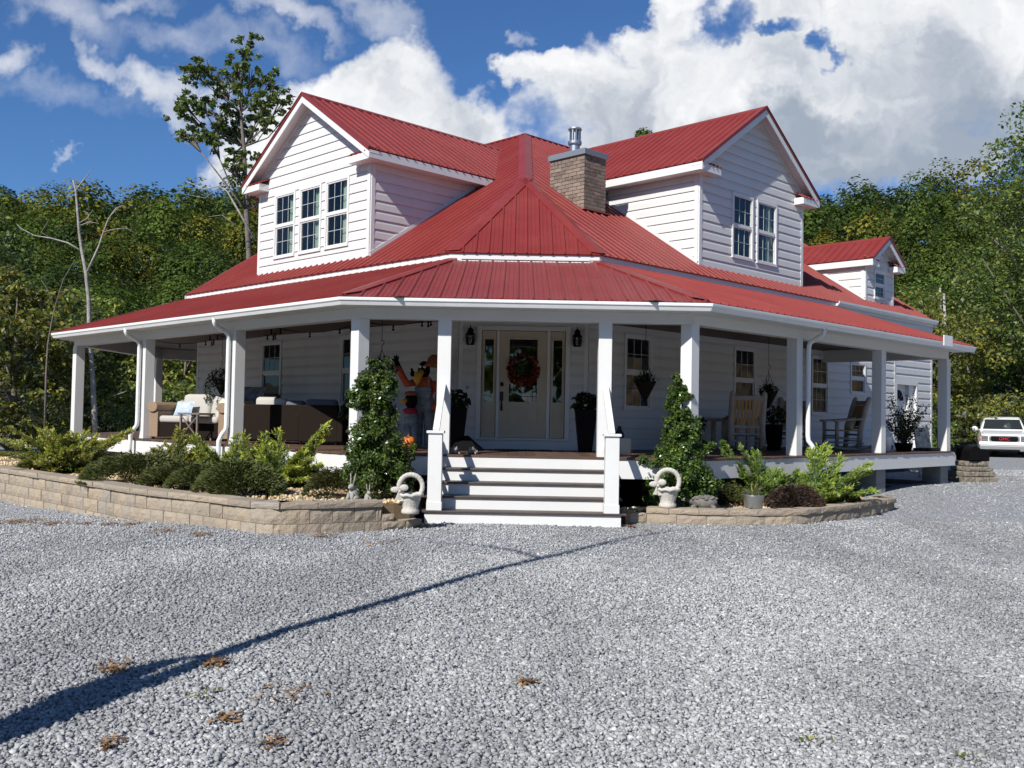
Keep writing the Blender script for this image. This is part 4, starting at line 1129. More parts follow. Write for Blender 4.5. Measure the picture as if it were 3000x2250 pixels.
# ================================================================== VEGETATION
def leaf_mat(name, cols, trans=.35, gloss=.08, rough=.45, tint=False, tmix=1.0):
    m = D.materials.new(name); m.use_nodes = True; m.node_tree.nodes.clear(); t = NT(m.node_tree)
    o = t.n('ShaderNodeOutputMaterial'); g = t.n('ShaderNodeNewGeometry')
    c = t.ramp(g.outputs['Random Per Island'], cols)
    if tint:
        at = t.n('ShaderNodeAttribute', attribute_name='tint')
        c = t.mix(tmix, c, at.outputs['Color'], 'MULTIPLY')
    oi = t.n('ShaderNodeObjectInfo'); h = t.n('ShaderNodeHueSaturation'); t.l(c, h.inputs['Color'])
    t.l(t.math('MULTIPLY_ADD', oi.outputs['Random'], .5, .75), h.inputs['Value'])
    t.l(t.math('MULTIPLY_ADD', oi.outputs['Random'], .03, .485), h.inputs['Hue'])
    c = h.outputs[0]
    d = t.n('ShaderNodeBsdfDiffuse'); t.l(c, d.inputs[0]); tr = t.n('ShaderNodeBsdfTranslucent')
    t.l(t.mix(1.0, c, (1.25, 1.15, .6), 'MULTIPLY'), tr.inputs[0])
    gl = t.n('ShaderNodeBsdfGlossy'); gl.inputs['Roughness'].default_value = rough; gl.inputs[0].default_value = (.9, .95, 1, 1)
    m1 = t.n('ShaderNodeMixShader'); m1.inputs[0].default_value = trans; t.l(d.outputs[0], m1.inputs[1]); t.l(tr.outputs[0], m1.inputs[2])
    m2 = t.n('ShaderNodeMixShader'); fr = t.n('ShaderNodeFresnel'); fr.inputs[0].default_value = 1.4
    t.l(t.math('MULTIPLY', fr.outputs[0], gloss * 4), m2.inputs[0]); t.l(m1.outputs[0], m2.inputs[1]); t.l(gl.outputs[0], m2.inputs[2])
    t.l(m2.outputs[0], o.inputs[0]); return m
M['leaf_a'] = leaf_mat('oak_leaves', [(0, (.05, .085, .016)), (.5, (.10, .15, .028)), (.85, (.16, .21, .042)), (1, (.25, .28, .055))], gloss=.1)
M['leaf_b'] = leaf_mat('yellow_green_leaves', [(0, (.07, .11, .018)), (.5, (.16, .20, .032)), (.85, (.27, .28, .045)), (1, (.48, .42, .06))], gloss=.1)
M['leaf_far'] = leaf_mat('hillside_leaves', [(0, (.5, .5, .5)), (.5, (.9, .9, .9)), (1, (1.5, 1.45, 1.3))], trans=.25, gloss=.03, tint=True)
M['holly'] = leaf_mat('glossy_holly_leaves', [(0, (.026, .055, .010)), (.6, (.06, .11, .018)), (.9, (.12, .18, .03)), (1, (.18, .24, .05))], trans=.2, gloss=.2, rough=.25)
M['juniper'] = leaf_mat('golden_juniper_sprays', [(0, (.75, .8, .8)), (1, (1.2, 1.15, 1.1))], trans=.3, gloss=.1, tint=True)
M['low'] = leaf_mat('dark_creeping_shrub', [(0, (.045, .058, .016)), (.6, (.085, .10, .03)), (.9, (.12, .13, .04)), (1, (.15, .10, .045))], trans=.15, gloss=.04)
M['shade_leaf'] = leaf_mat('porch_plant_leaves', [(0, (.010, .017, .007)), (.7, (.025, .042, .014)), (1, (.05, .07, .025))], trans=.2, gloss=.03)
M['bark'] = pmat('grey_bark', (.17, .145, .12), .95, var=(5, .7, (.09, .075, .06)), bump=(14, .9, .03))
M['pale_bark'] = pmat('pale_weathered_bark', (.36, .34, .31), .95, var=(3.5, .8, (.17, .155, .14)), bump=(16, .9, .03))

def leaf_quads(C, size, rs, up=.5, elong=.62, outward=None, rnd_=1.0):
    """rhombic leaves at points C; returns V, F"""
    n = len(C)
    N = rs.normal(0, rnd_, (n, 3)); N[:, 2] = np.abs(N[:, 2]) + up
    if outward is not None: N += outward * 1.0
    N /= np.linalg.norm(N, axis=1)[:, None]
    T = rs.normal(0, 1, (n, 3)); T -= N * (T * N).sum(1)[:, None]; T /= np.linalg.norm(T, axis=1)[:, None]
    B = np.cross(N, T)
    s = size * rs.uniform(.6, 1.4, (n, 1)) if np.isscalar(size) else size[:, None] * rs.uniform(.6, 1.4, (n, 1))
    V = np.stack([C - T * s * .5, C - B * s * .5 * elong + N * s * .08, C + T * s * .5, C + B * s * .5 * elong + N * s * .08], 1)
    return V.reshape(-1, 3), (np.arange(n)[:, None] * 4 + np.arange(4)[None])

def crown_points(rs, H, z0, R, ncl, per, cl_r, shape='round', lean=(0, 0)):
    """leaf points gathered into clumps inside a crown"""
    cs = []
    while len(cs) < ncl:
        p = rs.uniform(-1, 1, 3)
        r = np.linalg.norm(p)
        if r > 1 or r < .35: continue
        z = (p[2] + 1) / 2
        if shape == 'cone': k = 1.15 * (1 - z) + .15
        elif shape == 'tall': k = .55 + .55 * math.sin(math.pi * min(z * 1.1, 1))
        else: k = 1.0
        cs.append((p[0] * R * k + lean[0] * z, p[1] * R * k + lean[1] * z, z0 + z * (H - z0)))
    cs = np.array(cs)
    sz = cl_r * rs.uniform(.6, 1.3, ncl)
    n = ncl * per; idx = np.repeat(np.arange(ncl), per)
    d = rs.normal(0, 1, (n, 3)); d /= np.linalg.norm(d, axis=1)[:, None]
    rr = rs.uniform(.35, 1.0, (n, 1)) ** .6
    P = cs[idx] + d * rr * sz[idx][:, None] * np.array([1, 1, .62])
    return P, cs, d

def tree(name, loc, H, z0, R, ncl, per, cl_r, leaf, seed, mat, bark=None, tr=.16, shape='round', lean=(0, 0), label=None, group=None, limbs=10, cat='tree', rz=0):
    rs = np.random.RandomState(seed); rn = random.Random(seed)
    t = empty(name, loc, rz, label, cat, group)
    P, cs, d = crown_points(rs, H, z0, R, ncl, per, cl_r, shape, lean)
    V, F = leaf_quads(P, leaf, rs, .4, outward=d * .7)
    o = fast_mesh('crown', V, F, mat); o.parent = t
    mb = MB(); pts = []; n = 8
    for i in range(n + 1):
        f = i / n; pts.append((lean[0] * f + rn.uniform(-.03, .03) * H * .12 * (f > 0), lean[1] * f + rn.uniform(-.03, .03) * H * .12 * (f > 0), f * H * .93))
    mb.tube(pts, [tr * (1.25 if i == 0 else 1 - .88 * i / n) for i in range(n + 1)], 8)
    order = list(range(len(cs))); rn.shuffle(order)
    for j in order[:limbs]:
        c = cs[j]; zb = max(z0 * .75, c[2] - abs(c[0] - lean[0]) * .8 - .6); k = min(int(zb / (H * .93) * n), n - 1); b = Vector(pts[k])
        m_ = b.lerp(Vector(c), .5) + Vector((rn.uniform(-.2, .2), rn.uniform(-.2, .2), -.15))
        mb.tube([b, m_, c], [tr * .38, tr * .22, tr * .06], 5)
    mb.build('trunk', bark or M['bark'], t, smooth=True)
    return t

# --- forest covering the hillside (uncountable): one object
rs = np.random.RandomState(77)
Vs, Fs, Ts = [], [], []; base = 0; cnt = 0
def species(rs):
    u = rs.uniform()
    if u < .50: return np.array([.085, .125, .026]) * rs.uniform(.7, 1.3)
    if u < .74: return np.array([.125, .155, .032]) * rs.uniform(.8, 1.2)
    if u < .87: return np.array([.055, .088, .028]) * rs.uniform(.8, 1.2)
    if u < .95: return np.array([.25, .22, .035]) * rs.uniform(.8, 1.2)
    if u < .98: return np.array([.30, .17, .035])
    return np.array([.12, .04, .025])
y = 40.0
while y < 172:
    sp = 3.9 + max(0, y - 60) * .022
    x = -0.66 * (y + 14.7) - 6
    while x < 0.66 * (y + 14.7) + 6:
        px, py = x + rs.uniform(-.45, .45) * sp, y + rs.uniform(-.45, .45) * sp
        x += sp
        ux = (px + .12) / (py + 14.7)      # behind the house only what rises above the roofs
        R = rs.uniform(1.9, 3.3) * (1 + max(0, y - 70) * .002); Hc = R * rs.uniform(.9, 1.45); H = Hc * 2 + rs.uniform(.6, 2.0) + (0 if y < 70 else rs.uniform(0, 3.5))
        z = float(hz(px, py))
        if abs(ux) < .30 and (z + H - 1.5) / (py + 14.7) < .17: continue
        n = 1500 if y < 58 else (950 if y < 90 else 480)
        leaf = .25 if y < 58 else (.33 if y < 90 else .50)
        col = species(rs) * np.array([.74, .84, .76])
        d = rs.normal(0, 1, (n, 3)); d[:, 2] += .25; d /= np.linalg.norm(d, axis=1)[:, None]
        k = rs.normal(0, 1, (7, 3)); k /= np.linalg.norm(k, axis=1)[:, None]
        bump = np.max(d @ k.T, axis=1)                      # lobes round the crown
        P = d * (R * (.62 + .40 * bump ** 3) * rs.uniform(.82, 1.04, n))[:, None] * np.array([1, 1, Hc / R])
        V, F = leaf_quads(P, leaf, rs, .15, outward=d * 1.5, rnd_=.55)
        Vs.append(V + np.array([px, py, z + H - Hc])); Fs.append(F + base); base += len(V)
        Ts.append(np.repeat(col[None], len(V), 0)); cnt += 1
    y += sp * .85
print('hill trees', cnt, 'verts', base)
o = fast_mesh('hillside_forest', np.concatenate(Vs), np.concatenate(Fs), M['leaf_far'], np.concatenate(Ts))
tag(o, 'dense green forest with a few yellow and rust crowns covering the hillside', 'forest', kind='stuff')

# --- individual trees at the edge of the yard
G = 'trees along the edge of the yard'
def gl(x, y): return float(max(gz(x, y), 0) if y < 34 else hz(x, y))
EDGE = [
 # left side
 (-20.5, 19.0, 9.5, .8, 2.9, 'a', 'broad leafy green tree at the far left edge of the photo'),
 (-16.6, 17.4, 6.2, .4, 2.2, 'b', 'yellow-green leafy tree left of the dead snag'),
 (-23.5, 25.0, 11.5, 2.0, 3.2, 'a', 'tall dark tree behind the leftmost trees'),
 (-17.8, 25.5, 5.6, .3, 2.9, 'a', 'green tree behind the left end of the porch roof'),
 (-13.4, 24.5, 5.2, .2, 2.6, 'b', 'bright green tree seen between the leftmost porch posts'),
 (-11.2, 30.0, 6.4, .3, 2.8, 'a', 'shaded green tree seen past the corner of the porch'),
 (-21.0, 32.0, 7.0, .5, 3.2, 'b', 'yellowish tree low on the left slope'),
 (-15.5, 34.0, 6.6, .5, 3.2, 'a', 'rounded tree just above the left porch roof'),
 # right side
 (25.2, 31.5, 17.5, 2.0, 4.2, 'a', 'tallest tree, at the right edge above the white car'),
 (19.0, 31.5, 7.8, .4, 3.3, 'b', 'yellow-green tree directly behind the white car'),
 (15.4, 32.0, 7.0, .3, 3.0, 'a', 'green tree behind the right end of the porch'),
 (13.3, 36.0, 8.0, .5, 3.2, 'b', 'bright tree showing between the garage corner and the last post'),
 (21.9, 36.5, 9.2, 1.0, 3.6, 'a', 'mid-height green tree left of the tallest right-hand tree'),
 (17.6, 38.5, 8.6, .8, 3.4, 'b', 'yellow-leaved tree above the right porch gutter'),
 (27.5, 28.5, 9.5, .3, 3.4, 'b', 'light green tree to the right of the white car'),
 (14.2, 42.0, 9.0, .6, 3.4, 'a', 'dark green tree beside the small dormer'),
]
for i, (x, y, H, z0, R, k, lab) in enumerate(EDGE):
    ncl = int(44 + R * 22) + (90 if H > 15 else 0); per = 120
    tree('broadleaf_tree', (x, y, gl(x, y) - .1), H, z0, R, ncl, per, R * .25, .19, 100 + i, M['leaf_' + k], tr=.11 + H * .006,
         label=lab, group=G, shape='tall' if H > 9 else 'round', limbs=14)
# undergrowth shrubs closing the view below the crowns
und = [(-24, 17, 2.2), (-21, 15.5, 1.8), (-18.3, 15.0, 1.5), (-15.6, 20.5, 1.7), (-13.2, 21, 1.6), (-11.6, 24, 1.8), (-9.8, 24, 1.7), (-8.4, 27, 1.8), (12.2, 27.5, 1.7), (14.0, 28.6, 1.9), (16.2, 29.5, 1.9), (18.2, 30, 1.6),
       (22.8, 31, 1.8), (25.5, 29.5, 2.0), (28.5, 27, 2.2)]
ulab = ['at the far left edge', 'beneath the leftmost tree', 'in front of the dead snag', 'behind the dead snag', 'left of the second porch post', 'behind the loveseat', 'behind the left back post',
        'beyond the left porch end', 'past the garage corner', 'behind the black mailbox', 'between the last post and the car', 'just left of the white car', 'behind the white car hood', 'behind the white car roof', 'right of the white car']
for i, (x, y, r) in enumerate(und):
    rs_ = np.random.RandomState(300 + i)
    P, cs, d = crown_points(rs_, r * 1.7, .0, r * 1.3, 34, 85, r * .34)
    V, F = leaf_quads(P, .15, rs_, .4, outward=d * .7)
    ob = fast_mesh('undergrowth_shrub', V + np.array([x, y, gl(x, y) - .1]), F, M['leaf_a'] if i % 3 else M['leaf_b'])
    tag(ob, 'leafy green undergrowth bush ' + ulab[i], 'bush', 'undergrowth along the tree line')
# --- tall oak behind the left dormer, open crown against the sky
def open_tree(name, loc, trunkpts, radii, clumps, leaf, seed, mat, bark, label, per=150, twigs=True):
    t = empty(name, loc, 0, label, 'tree'); rs_ = np.random.RandomState(seed); rn = random.Random(seed)
    mb = MB(); mb.tube(trunkpts, radii, 8)
    Ps = []
    for (cx, cy, cz, r) in clumps:
        k = max(range(len(trunkpts)), key=lambda i: -abs(trunkpts[i][2] - (cz - .9 - .5 * abs(cx - trunkpts[i][0]))))
        b = Vector(trunkpts[k]); c = Vector((cx, cy, cz)); m_ = b.lerp(c, .55) + Vector((rn.uniform(-.2, .2), 0, rn.uniform(-.35, .05)))
        mb.tube([b, m_, c], [radii[k] * .5, radii[k] * .3, .025], 5)
        for q in range(5):
            e = c + Vector((rn.uniform(-1, 1), rn.uniform(-1, 1), rn.uniform(-.5, .8))) * r
            mb.tube([m_.lerp(c, .5), c.lerp(e, .5) + Vector((0, 0, .05)), e], [.03, .018, .008], 4)
        n = int(per * r * r * 2.2)
        d = rs_.normal(0, 1, (n, 3)); d /= np.linalg.norm(d, axis=1)[:, None]
        sub = np.array([[cx, cy, cz]]) + rs_.normal(0, .55, (9, 3)) * r * np.array([1, 1, .6])
        Ps.append(sub[rs_.randint(0, 9, n)] + d * (rs_.uniform(.2, 1, (n, 1))) * r * .36 * np.array([1, 1, .7]))
    P = np.concatenate(Ps); V, F = leaf_quads(P, leaf, rs_, .3)
    ob = fast_mesh('crown', V, F, mat); ob.parent = t
    mb.build('trunk', bark, t, smooth=True); return t
# oak pixels (3000 px wide): trunk x~700, depth 42.7 m from the camera
def at_px(px, py, dist):
    dx = (px - 1500 - (py - 1125) * -.0185 * 0) / 2866.7; 
    r = _f2 + _r3 * ((px - 1500) / 2866.7) - _u3 * ((py - 1125) / 2866.7)
    C = Vector((-.1202, -14.6977, 1.4894)); return C + r * (dist / r.y)
def rel(px, py, dist, org): p = at_px(px, py, dist) - org; return (p.x, p.y, p.z)
OD = 43.0; org = at_px(735, 1200, OD); org.z = 0.0
tp = [rel(745, 1210, OD, org), rel(738, 900, OD, org), rel(722, 620, OD, org), rel(715, 430, OD, org), rel(705, 330, OD, org), rel(712, 200, OD, org), rel(735, 115, OD, org)]
cl = []
rn = random.Random(4)
for (px, py, r) in [(735, 118, .5), (722, 160, .55), (700, 200, .6), (742, 215, .5), (560, 210, .75), (600, 200, .6), (640, 230, .7), (690, 240, .6), (770, 235, .5), (800, 250, .45),
                    (660, 280, .6), (720, 270, .75), (790, 290, .6), (540, 310, .7), (580, 290, .6), (620, 330, .65), (690, 340, .75), (760, 330, .8), (830, 300, .55), (840, 340, .45),
                    (550, 350, .6), (590, 390, .6), (650, 380, .7), (700, 400, .7), (545, 390, .6), (620, 410, .6), (690, 450, .65), (740, 390, .6), (700, 500, .6), (680, 490, .5), (760, 470, .5), (790, 360, .5)]:
    p = rel(px, py, OD + rn.uniform(-1.6, 1.6), org); cl.append(p + (r,))
open_tree('oak_tree', tuple(org), tp, [.17, .14, .11, .085, .06, .04, .02], cl, .19, 9, M['leaf_a'], M['bark'], 'tall open-crowned tree rising behind the left dormer against the sky', per=330)
# treetop peeking over the right dormer roof
TD = 56; o2 = at_px(1868, 1200, TD); o2.z = 1.0
tree('broadleaf_tree', tuple(o2), (at_px(1868, 372, TD).z - 1.0), 9, 2.3, 40, 80, .6, .24, 91, M['leaf_a'], label='treetop peeking over the right dormer roof', group=G, shape='cone')
# --- dead snag left of the porch
def snag(name, org, segs, label, mat, k_=.56):
    t = MB()
    for pts, r0, r1 in segs:
        n = len(pts); t.tube(pts, [k_ * (r0 + (r1 - r0) * i / (n - 1)) for i in range(n)], 7)
    ob = t.build(name, mat, None, smooth=True, label=label, cat='tree'); ob.location = org; return ob
SD = 32.5; so = at_px(278, 1262, SD); so.z = gl(so.x, so.y) - .2
def sp_(L): return [rel(a, b, SD + (c if len(q) > 2 else 0), so) if False else rel(a, b, SD, so) for q in L for a, b, c in [tuple(q) + (0,) * (3 - len(q))]]
segs = [(sp_([(279, 1290), (276, 1200), (268, 1060), (262, 1000), (260, 880), (252, 800), (240, 735), (232, 680), (226, 600), (222, 560), (214, 528)]), .17, .05),
        (sp_([(222, 560), (235, 540), (255, 515), (272, 492)]), .05, .015),
        (sp_([(256, 795), (272, 760), (290, 720), (303, 680), (318, 640), (340, 610), (360, 602)]), .07, .02),
        (sp_([(303, 680), (330, 672), (370, 668), (400, 685)]), .03, .01), (sp_([(318, 650), (322, 635), (345, 610), (356, 602)]), .02, .01),
        (sp_([(238, 735), (200, 712), (150, 698), (100, 690), (60, 668), (48, 655)]), .06, .012), (sp_([(150, 698), (120, 680), (140, 650)]), .02, .01),
        (sp_([(230, 655), (255, 640), (272, 615)]), .04, .012), (sp_([(236, 660), (262, 650), (290, 655), (280, 640)]), .03, .01), (sp_([(262, 650), (258, 625), (245, 618)]), .02, .01),
        (sp_([(262, 1090), (200, 1110), (150, 1115), (60, 1120)]), .025, .01) , (sp_([(272, 1130), (215, 1140), (190, 1160), (160, 1150)]), .03, .01),
        (sp_([(330, 1160), (360, 1150), (372, 1145)]), .03, .01)]
snag('dead_tree', tuple(so), segs, 'bare grey dead tree with broken branches left of the porch', M['pale_bark'])
SD = 30.0; so = at_px(140, 1262, SD); so.z = gl(so.x, so.y) - .2
segs = [(sp_([(130, 1290), (135, 1100), (140, 1010), (152, 940), (165, 885), (185, 820), (220, 760)]), .07, .015), (sp_([(158, 890), (140, 850), (120, 820)]), .03, .01), (sp_([(170, 870), (200, 850), (235, 820)]), .025, .008)]
snag('bare_sapling', tuple(so), segs, 'thin bare sapling standing left of the dead tree', M['bark'], .5)
SD = 41.0; so = at_px(690, 620, SD); so.z = 8.3
segs = [(sp_([(745, 700), (700, 620), (665, 560), (640, 545), (600, 555), (545, 530)]), .11, .02), (sp_([(650, 545), (600, 580), (520, 565)]), .03, .01), (sp_([(690, 660), (650, 630), (610, 635)]), .04, .01)]
# (branches of the oak: kept with the oak)
for ob in list(D.objects):
    if ob.name.startswith('oak_tree'):
        b = MB()
        for pts, r0, r1 in segs:
            n = len(pts); b.tube([Vector(p) + so for p in pts], [.5 * (r0 + (r1 - r0) * i / (n - 1)) for i in range(n)], 6)
        bb = b.build('dead_branch', M['pale_bark'], None, smooth=True); bb.parent = ob; bb.location = -Vector(ob.location)
# pale trunks among the right-hand trees
for px, y0, y1, dd in ((2765, 860, 1010, 49), (2833, 900, 985, 50), (2754, 840, 940, 51)):
    p0, p1 = at_px(px + 3, y1 + 150, dd), at_px(px, y0, dd)
    b = MB(); b.tube([p0, p0.lerp(p1, .5) + Vector((.1, 0, 0)), p1], [.12, .1, .05], 6); b.build('birch_trunk', M['pale_bark'], None, smooth=True, label='pale bare trunk showing through the right-hand trees', cat='tree', group='pale trunks in the right-hand woods')

# --- the tree beside the camera whose trunk throws the long shadow on the gravel (outside the frame)
hx, hy = math.sin(SUN_AZ) / math.tan(SUN_EL), math.cos(SUN_AZ) / math.tan(SUN_EL)
def from_shadow(S, h): return (S[0] - hx * h, S[1] - hy * h, h)
sh = [((-3.5, -12.6), 0), ((-2.40, -10.1), 1.9), ((-2.02, -9.2), 2.6), ((-1.62, -7.95), 3.5), ((-.96, -6.6), 4.6), ((-.13, -4.95), 6.0), ((.62, -3.6), 7.2), ((1.35, -2.4), 8.3), ((2.3, -1.2), 9.6)]
b = MB(); b.tube([from_shadow(s_, h) for s_, h in sh], [.18, .14, .08, .06, .06, .055, .05, .035, .012], 8)
b.tube([from_shadow((-2.45, -10.2), 1.85), from_shadow((-2.35, -9.55), 2.3), from_shadow((-2.15, -8.95), 2.8), from_shadow((-1.9, -8.7), 3.1)], [.12, .13, .08, .012], 7)
b.tube([from_shadow((.15, -4.4), 6.5), from_shadow((-.1, -3.8), 7.1), from_shadow((-.5, -3.45), 7.4), from_shadow((-1.1, -3.2), 7.8)], [.03, .03, .02, .008], 6)
b.tube([from_shadow((.95, -3.1), 7.7), from_shadow((1.6, -2.75), 8.1), from_shadow((2.2, -2.5), 8.5)], [.02, .014, .005], 5)
b.build('leaning_tree', M['bark'], None, smooth=True, label='slim leaning bare tree whose long shadow crosses the gravel', cat='tree')
# woods and bank behind and to the right of the camera: the windows mirror them; unseen woods added to block low sky light
bankm = pmat('tan_cut_bank', (.30, .215, .12), .95, var=(2.2, 1.0, (.03, .028, .022)), bump=(1.2, 1.0, .4))
bk = grid_mesh('cut_bank', np.linspace(27, 60, 16), np.linspace(-34, 22, 30), lambda X, Y: -.6 + 7.5 * sstep((X - 30 - 1.5 * np.sin(Y * .4)) / 9.0) + .4 * np.sin(X * 1.7 + Y) * np.sin(Y * 1.3), bankm)
tag(bk, kind='structure')
Vs, Fs, Ts = [], [], []; base = 0
rs = np.random.RandomState(12)
for i in range(120):
    a = math.radians(rs.uniform(168, 405)); r_ = rs.uniform(34, 52)
    px, py = r_ * math.cos(a), -10 + r_ * math.sin(a)
    if px > 24 and py > -34: continue
    H = rs.uniform(11, 16); R = H * .32; col = species(rs)
    P, cs, d = crown_points(rs, H, 1.0, R, 20, 30, R * .38)
    V, F = leaf_quads(P, .75, rs, .2, outward=d)
    Vs.append(V + np.array([px, py, 0])); Fs.append(F + base); base += len(V); Ts.append(np.repeat(col[None], len(V), 0))
o = fast_mesh('added_woods', np.concatenate(Vs), np.concatenate(Fs), M['leaf_far'], np.concatenate(Ts))
tag(o, 'unseen woods added behind the camera to cut low sky light', 'forest', kind='stuff')

# --- hollies in front of the porch
def holly(name, loc, lobes, seed, label, leaf=.046, n_per=8600, sprigs=()):
    rs_ = np.random.RandomState(seed); t = empty(name, loc, 0, label, 'bush')
    Ps, Ds = [], []
    for (x, y, z, rx, rz_, k) in lobes:
        ns = int(60 * k); d = rs_.normal(0, 1, (ns, 3)); d /= np.linalg.norm(d, axis=1)[:, None]
        c = np.array([x, y, z]) + d * rs_.uniform(.45, 1.05, (ns, 1)) * np.array([rx, rx, rz_])
        n = int(n_per * k); i = rs_.randint(0, ns, n); e = rs_.normal(0, 1, (n, 3)); e /= np.linalg.norm(e, axis=1)[:, None]
        P = c[i] + e * rs_.uniform(.2, 1, (n, 1)) * rx * .30
        Ps.append(P); q = (P - np.array([x, y, z])); q /= np.linalg.norm(q, axis=1)[:, None] + 1e-6; Ds.append(q)
    P = np.concatenate(Ps); V, F = leaf_quads(P, leaf, rs_, .3, .5, outward=np.concatenate(Ds) * .9)
    ob = fast_mesh('foliage', V, F, M['holly']); ob.parent = t
    mb = MB(); mb.tube([(0, 0, 0), (.02, 0, .8), (-.02, 0, max(l[2] for l in lobes) * .9)], [.035, .025, .01], 6); mb.build('stem', M['bark'], t, smooth=True)
    return t
holly('holly_bush', (-2.05, -1.05, .30), [(0, 0, 1.60, .28, .38, .9), (-.10, 0, 1.45, .26, .26, .6), (.04, 0, 1.15, .25, .3, .6), (.02, 0, .85, .36, .32, .9), (.05, 0, .45, .47, .38, 1.3), (-.25, 0, .35, .25, .25, .5), (.42, .05, .62, .14, .16, .2), (.3, 0, .25, .3, .25, .6), (-.38, 0, .65, .08, .1, .08), (-.35, 0, 1.38, .11, .16, .15)],
      31, 'large dark glossy holly left of the steps, pinched in the middle')
holly('holly_bush', (2.38, -.05, .12), [(-.06, 0, 1.86, .14, .2, .35), (-.04, 0, 1.55, .2, .3, .6), (0, 0, 1.2, .29, .32, .9), (-.02, 0, .85, .34, .3, 1.0), (-.1, 0, .55, .46, .3, 1.1), (-.5, 0, .72, .2, .13, .3), (.3, 0, .45, .3, .22, .6), (.55, 0, 1.0, .12, .1, .12), (.38, 0, .98, .12, .08, .1), (0, 0, .25, .4, .25, .7), (-.35, 0, .2, .2, .2, .3)],
      32, 'narrow pointed holly right of the steps behind the white basket')
# --- golden junipers
def juniper(name, loc, branches, seed, label, tipcol=(.52, .52, .06), basecol=(.06, .11, .02), dens=1.0):
    """branches: (azimuth deg, elevation deg, length)"""
    rs_ = np.random.RandomState(seed); rn_ = random.Random(seed); t = empty(name, loc, 0, label, 'bush')
    Vs_, Fs_, Ts_ = [], [], []; nb = 0; st = MB()
    for (az, el, L) in branches:
        L *= .87; a, e = math.radians(az), math.radians(el)
        n = 9; p = Vector((rn_.uniform(-.08, .08), rn_.uniform(-.08, .08), 0)); pts = [p.copy()]
        for i in range(n):
            ee = e + .25 * (.5 - i / n) + rn_.uniform(-.08, .08); aa = a + rn_.uniform(-.1, .1)
            p = p + Vector((math.cos(ee) * math.cos(aa), math.cos(ee) * math.sin(aa), math.sin(ee))) * (L / n); pts.append(p.copy())
        st.tube(pts, [.012 * (1 - .8 * i / n) for i in range(n + 1)], 4)
        axis = (pts[-1] - pts[0]).normalized(); side = axis.cross(Vector((0, 0, 1))).normalized()
        # secondary sprays
        for k in range(int(44 * dens * (.6 + L))):
            f = rn_.uniform(.12, 1.0); j = min(int(f * n), n - 1); b = pts[j].lerp(pts[j + 1], f * n - j)
            w_ = rn_.choice((-1, 1)); ln = (.10 + .22 * (1 - f)) * rn_.uniform(.6, 1.2) * (.6 + .5 * L)
            d = (axis * rn_.uniform(.7, 1.1) + side * w_ * rn_.uniform(.3, 1.0) + Vector((0, 0, rn_.uniform(-.25, .35)))).normalized()
            m_ = 13
            q = np.array(b)[None] + np.array(d)[None] * (np.linspace(.05, 1, m_)[:, None] * ln)
            q = q + rs_.normal(0, .009, q.shape)
            dd = np.array(d)[None] + rs_.normal(0, .38, (m_, 3)); dd /= np.linalg.norm(dd, axis=1)[:, None]
            nn = np.cross(dd, rs_.normal(0, 1, (m_, 3))); nn /= np.linalg.norm(nn, axis=1)[:, None]
            l2, w2 = .052 * rs_.uniform(.6, 1.3, (m_, 1)), .0085
            V = np.stack([q - nn * w2, q + dd * l2 * .5 - nn * w2 * 1.2, q + dd * l2, q + nn * w2], 1).reshape(-1, 3)
            c = f * .55 + .45 * np.linspace(0, 1, m_)
            c = np.clip((c - .35) / .6, 0, 1)[:, None] * rn_.uniform(.5, 1.0)
            T = np.array(basecol)[None] * (1 - c) + np.array(tipcol)[None] * c
            Vs_.append(V); Fs_.append(np.arange(m_)[:, None] * 4 + np.arange(4)[None] + nb); nb += m_ * 4; Ts_.append(np.repeat(T, 4, 0))
    ob = fast_mesh('foliage', np.concatenate(Vs_), np.concatenate(Fs_), M['juniper'], np.concatenate(Ts_)); ob.parent = t
    st.build('stem', M['bark'], t); return t
def fan(n, L0, L1, e0, e1, a0, a1, seed):
    r = random.Random(seed); return [(r.uniform(a0, a1), r.uniform(e0, e1), r.uniform(L0, L1)) for _ in range(n)]
GJ = 'golden junipers in the planting beds'
juniper('golden_juniper', (-8.25, 3.2, .3), fan(60, .6, 1.05, 5, 60, 0, 360, 1) + [(205, 35, 1.5), (190, 25, 1.5), (170, 30, 1.3), (150, 45, 1.2), (-20, 30, 1.4), (0, 34, 1.6), (10, 40, 1.2), (215, 15, 1.5)], 41, 'largest golden juniper, at the far left of the bed').__setitem__('group', GJ)
juniper('golden_juniper', (-5.9, 1.9, .3), fan(30, .4, .8, 10, 60, 0, 360, 2) + [(100, 85, .95), (80, 75, .8)], 42, 'small golden juniper by the left downspout foot').__setitem__('group', GJ)
juniper('golden_juniper', (-4.55, .9, .3), fan(42, .5, .9, 10, 60, 0, 360, 3) + [(170, 42, 1.15), (180, 50, 1.1), (160, 35, 1.1), (120, 70, .9), (60, 80, .9)], 43, 'golden juniper below the second porch downspout', tipcol=(.40, .46, .06)).__setitem__('group', GJ)
juniper('golden_juniper', (-3.75, .35, .3), fan(42, .5, .9, 10, 60, 0, 360, 4) + [(15, 52, 1.45), (20, 47, 1.3), (5, 30, .9), (130, 75, 1.0), (140, 70, .95), (10, 20, .85)], 44, 'golden juniper with one long branch raised to the right').__setitem__('group', GJ)
juniper('golden_juniper', (3.85, .75, .15), fan(34, .45, .8, 15, 65, 0, 360, 5) + [(170, 55, 1.25), (175, 50, 1.2), (160, 60, 1.15), (150, 62, 1.0), (185, 45, .9), (120, 75, .95)], 45, 'green juniper leaning left behind the metal bucket', tipcol=(.26, .36, .06)).__setitem__('group', GJ)
